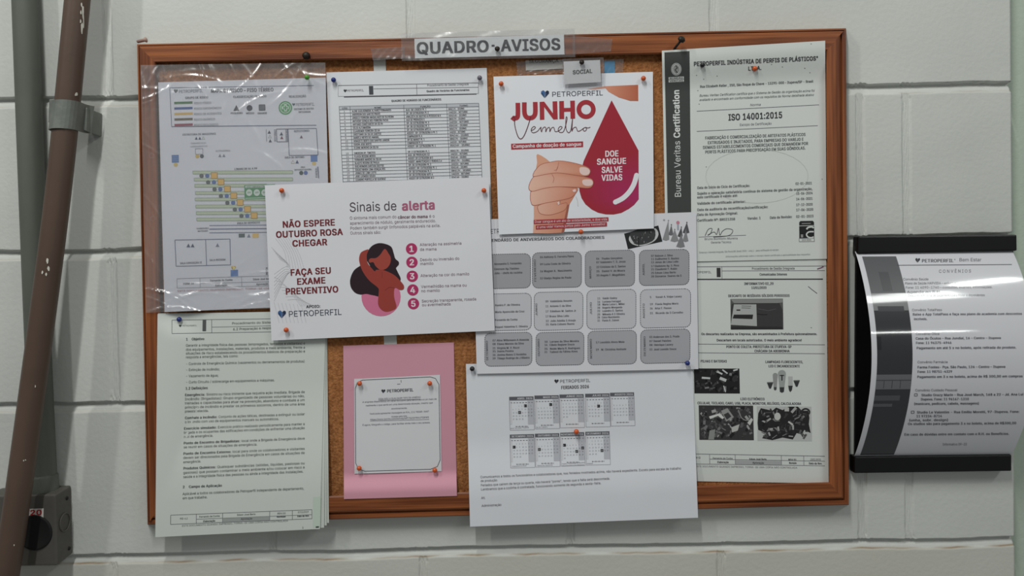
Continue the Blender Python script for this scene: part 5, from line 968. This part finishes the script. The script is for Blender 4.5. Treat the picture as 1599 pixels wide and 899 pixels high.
# chips of white paint left on the brown pipe
def chip(name, parent, pts, d, m):
    bm = bmesh.new(); f = [bm.verts.new(P(x, y, d)) for x, y in pts]; k_ = [bm.verts.new(v.co + Vector((0, 0.0006, 0))) for v in f]; bm.faces.new(f[::-1]); bm.faces.new(k_); n = len(f)
    for i in range(n): bm.faces.new([f[i], f[(i + 1) % n], k_[(i + 1) % n], k_[i]])
    bmesh.ops.recalc_face_normals(bm, faces=bm.faces); return obj_bm(name, bm, m, parent)
rnd = random.Random(4)
def on_pipe(px, py):
    """point on the near surface of the brown pipe"""
    o_ = Vector(CAM.tolist()); d_ = (P(px, py, 0.03) - o_).normalized(); best = None
    for a, b in zip(bpts[:-1], bpts[1:]):
        u = (b - a); w0 = o_ - a; A = d_.dot(d_); B = d_.dot(u); C_ = u.dot(u); D_ = d_.dot(w0); E_ = u.dot(w0); den = A * C_ - B * B; s_ = (B * E_ - C_ * D_) / den; t_ = (A * E_ - B * D_) / den
        if -0.01 <= t_ <= 1.01:
            dist = ((o_ + d_ * s_) - (a + u * t_)).length
            if dist < 0.0142:
                sn = math.sqrt(max(0, 1 - (d_.dot(u.normalized())) ** 2)); best = o_ + d_ * (s_ - math.sqrt(0.0142 ** 2 - dist ** 2) / sn)
    return best
def splash(px, py, rx, ry, n=10):
    ps = []
    for i in range(n):
        a = 2 * math.pi * i / n; k_ = rnd.uniform(0.6, 1.1); q_ = on_pipe(px + rx * k_ * math.cos(a), py + ry * k_ * math.sin(a))
        if q_ is None: return
        ps.append(q_ + (Vector(CAM.tolist()) - q_).normalized() * 0.0005)
    bm = bmesh.new(); bm.faces.new([bm.verts.new(p_) for p_ in ps]); obj_bm('paint_fleck', bm, M_FLAKE, bp)
for px, py, rx, ry in ((127.5, 8, 1.6, 4), (126.5, 20, 1.3, 4), (126, 33, 1.6, 3), (128, 44, 2, 9), (129.5, 18, 1.8, 14), (130.5, 34, 1.2, 13), (119, 147, 3, 3.2), (74, 408, 2, 5), (76, 419, 2.4, 4), (66, 425, 2, 3), (72, 428, 2.2, 3), (37, 719, 1.3, 1.4), (40, 718, 1.2, 1.4), (22, 851, 1.2, 1.6), (55, 603, 1, 2)): splash(px, py, rx, ry)
cl = thing('pipe_clamp', P(108, 180, 0.03), 'galvanised saddle clamp bolted around the brown pipe', 'clamp')
def band(cs, d0, d1, name):
    slab(name, cs, d0, d1, M_GALV, cl, 0.0008)
bm = bmesh.new(); ax = [P(105.5, 160, 0.0458), P(100, 204, 0.0471)]
dd = (ax[1] - ax[0]).normalized(); sx_ = Vector((1, 0, 0)); R0 = 0.0152; prof = []
for i in range(13):
    a = math.pi * i / 12; prof.append((-R0 * math.cos(a), R0 * math.sin(a)))
prof = [(-0.0195, -0.020), (-0.0165, -0.016), (-R0, -0.010)] + prof + [(R0, -0.010), (0.0165, -0.016), (0.0195, -0.020)]
outer = []; inner = []
for p_ in (ax[0] , ax[1]):
    outer.append([bm.verts.new(p_ + sx_ * (x * 1.08) + Vector((0, -1, 0)) * (y * 1.08)) for x, y in prof]); inner.append([bm.verts.new(p_ + sx_ * x + Vector((0, -1, 0)) * y) for x, y in prof])
for i in range(len(prof) - 1):
    bm.faces.new([outer[0][i], outer[0][i + 1], outer[1][i + 1], outer[1][i]]); bm.faces.new([inner[0][i], inner[1][i], inner[1][i + 1], inner[0][i + 1]])
    for k_ in (0, 1): bm.faces.new([outer[k_][i], inner[k_][i], inner[k_][i + 1], outer[k_][i + 1]])
for i in (0, len(prof) - 1): bm.faces.new([outer[0][i], outer[1][i], inner[1][i], inner[0][i]])
bmesh.ops.recalc_face_normals(bm, faces=bm.faces); obj_bm('saddle', bm, M_GALV, cl)
slab('flange', [(76.5, 155), (98, 153), (97, 190), (75, 191)], 0.0305, 0.052, M_GALV, cl, 0.001)
slab('flange', [(118, 166), (136, 168), (135, 205), (117, 199)], 0.0005, 0.035, M_GALV, cl, 0.001)
for px, py, h_ in ((87, 172, 0.052), (125, 186, 0.035)):
    bm = bmesh.new(); lathe(bm, [(0, -0.001), (0.0036, -0.001), (0.0036, 0.001), (0.002, 0.0022), (0, 0.0024)], axis_m(P(px, py, h_), (0, -1, 0)), 14); obj_bm('screw', bm, M_GALV, cl, True)
box = thing('conduit_box', P(60, 820, 0.0), 'grey cast electrical box with voltage sticker and round black socket hole', 'electrical box')
BD = 0.0370
fr = P(86.5, 772, BD); fl = fr + Vector((-0.092, 0, 0.0)); top_z = fr.z; bot_z = P(86.5, 883, BD).z; xr_b = P(113, 800, 0.0).x
bm = bmesh.new(); xl = fl.x; xr = fr.x
V8 = [bm.verts.new(v) for v in ((xl, -BD, bot_z), (xr, -BD, bot_z), (xr, -BD, top_z), (xl, -BD, top_z), (xl, -0.0005, bot_z), (xr_b, -0.0005, bot_z + 0.002), (xr_b, -0.0005, top_z + 0.002), (xl, -0.0005, top_z))]
for f in ((0, 1, 2, 3), (5, 4, 7, 6), (4, 0, 3, 7), (1, 5, 6, 2), (3, 2, 6, 7), (4, 5, 1, 0)): bm.faces.new([V8[i] for i in f])
bmesh.ops.recalc_face_normals(bm, faces=bm.faces); bmesh.ops.bevel(bm, geom=list(bm.edges), offset=0.003, segments=3, affect='EDGES', profile=0.6); obj_bm('body', bm, M_BOX, box)
bm = bmesh.new(); lathe(bm, [(0, 0.0012), (0.0195, 0.0012), (0.021, 0.0022), (0.0225, 0.0004), (0.0225, -0.001)], axis_m(P(54, 831, BD), (0, -1, 0)), 40); obj_bm('socket_hole', bm, M_DARK, box, True)
S = Sheet([(32, 794.6), (68, 793.6), (67.6, 810.4), (32, 811)], BD + 0.0006, (206, 200, 194), (6, 4)); S.text('220', 36, 804.4, 29.6, 8, (176, 34, 44), 'b'); S.text('VOLTS', 37, 809.6, 22, 3.6, (186, 60, 66), 'b'); S.build('voltage_sticker', M_PRINT, box)
# knock-out ring and screw on the right side, chipped paint along the upper rim
nx_ = Vector((1, -0.0 - (xr_b - xr) / BD * 1.0, 0)).normalized(); sc_ = Vector(((xr + xr_b) / 2, -BD / 2, (top_z + bot_z) / 2 + 0.004))
bm = bmesh.new(); lathe(bm, [(0.0105, 0.0), (0.0108, 0.0009), (0.0118, 0.0009), (0.0121, 0.0)], axis_m(sc_ + Vector((0.0006, 0, 0)), (BD, -(xr_b - xr), 0)), 32); obj_bm('knockout', bm, M_BOX, box, True)
for zz, yy in ((top_z - 0.012, -0.012), (bot_z + 0.012, -0.010)):
    bm = bmesh.new(); lathe(bm, [(0, 0.0012), (0.0022, 0.0012), (0.0026, -0.0005)], axis_m(Vector((xr + (xr_b - xr) * (1 + yy / BD), yy, zz)), (BD, -(xr_b - xr), 0)), 14); obj_bm('screw_hole', bm, M_DARK, box, True)
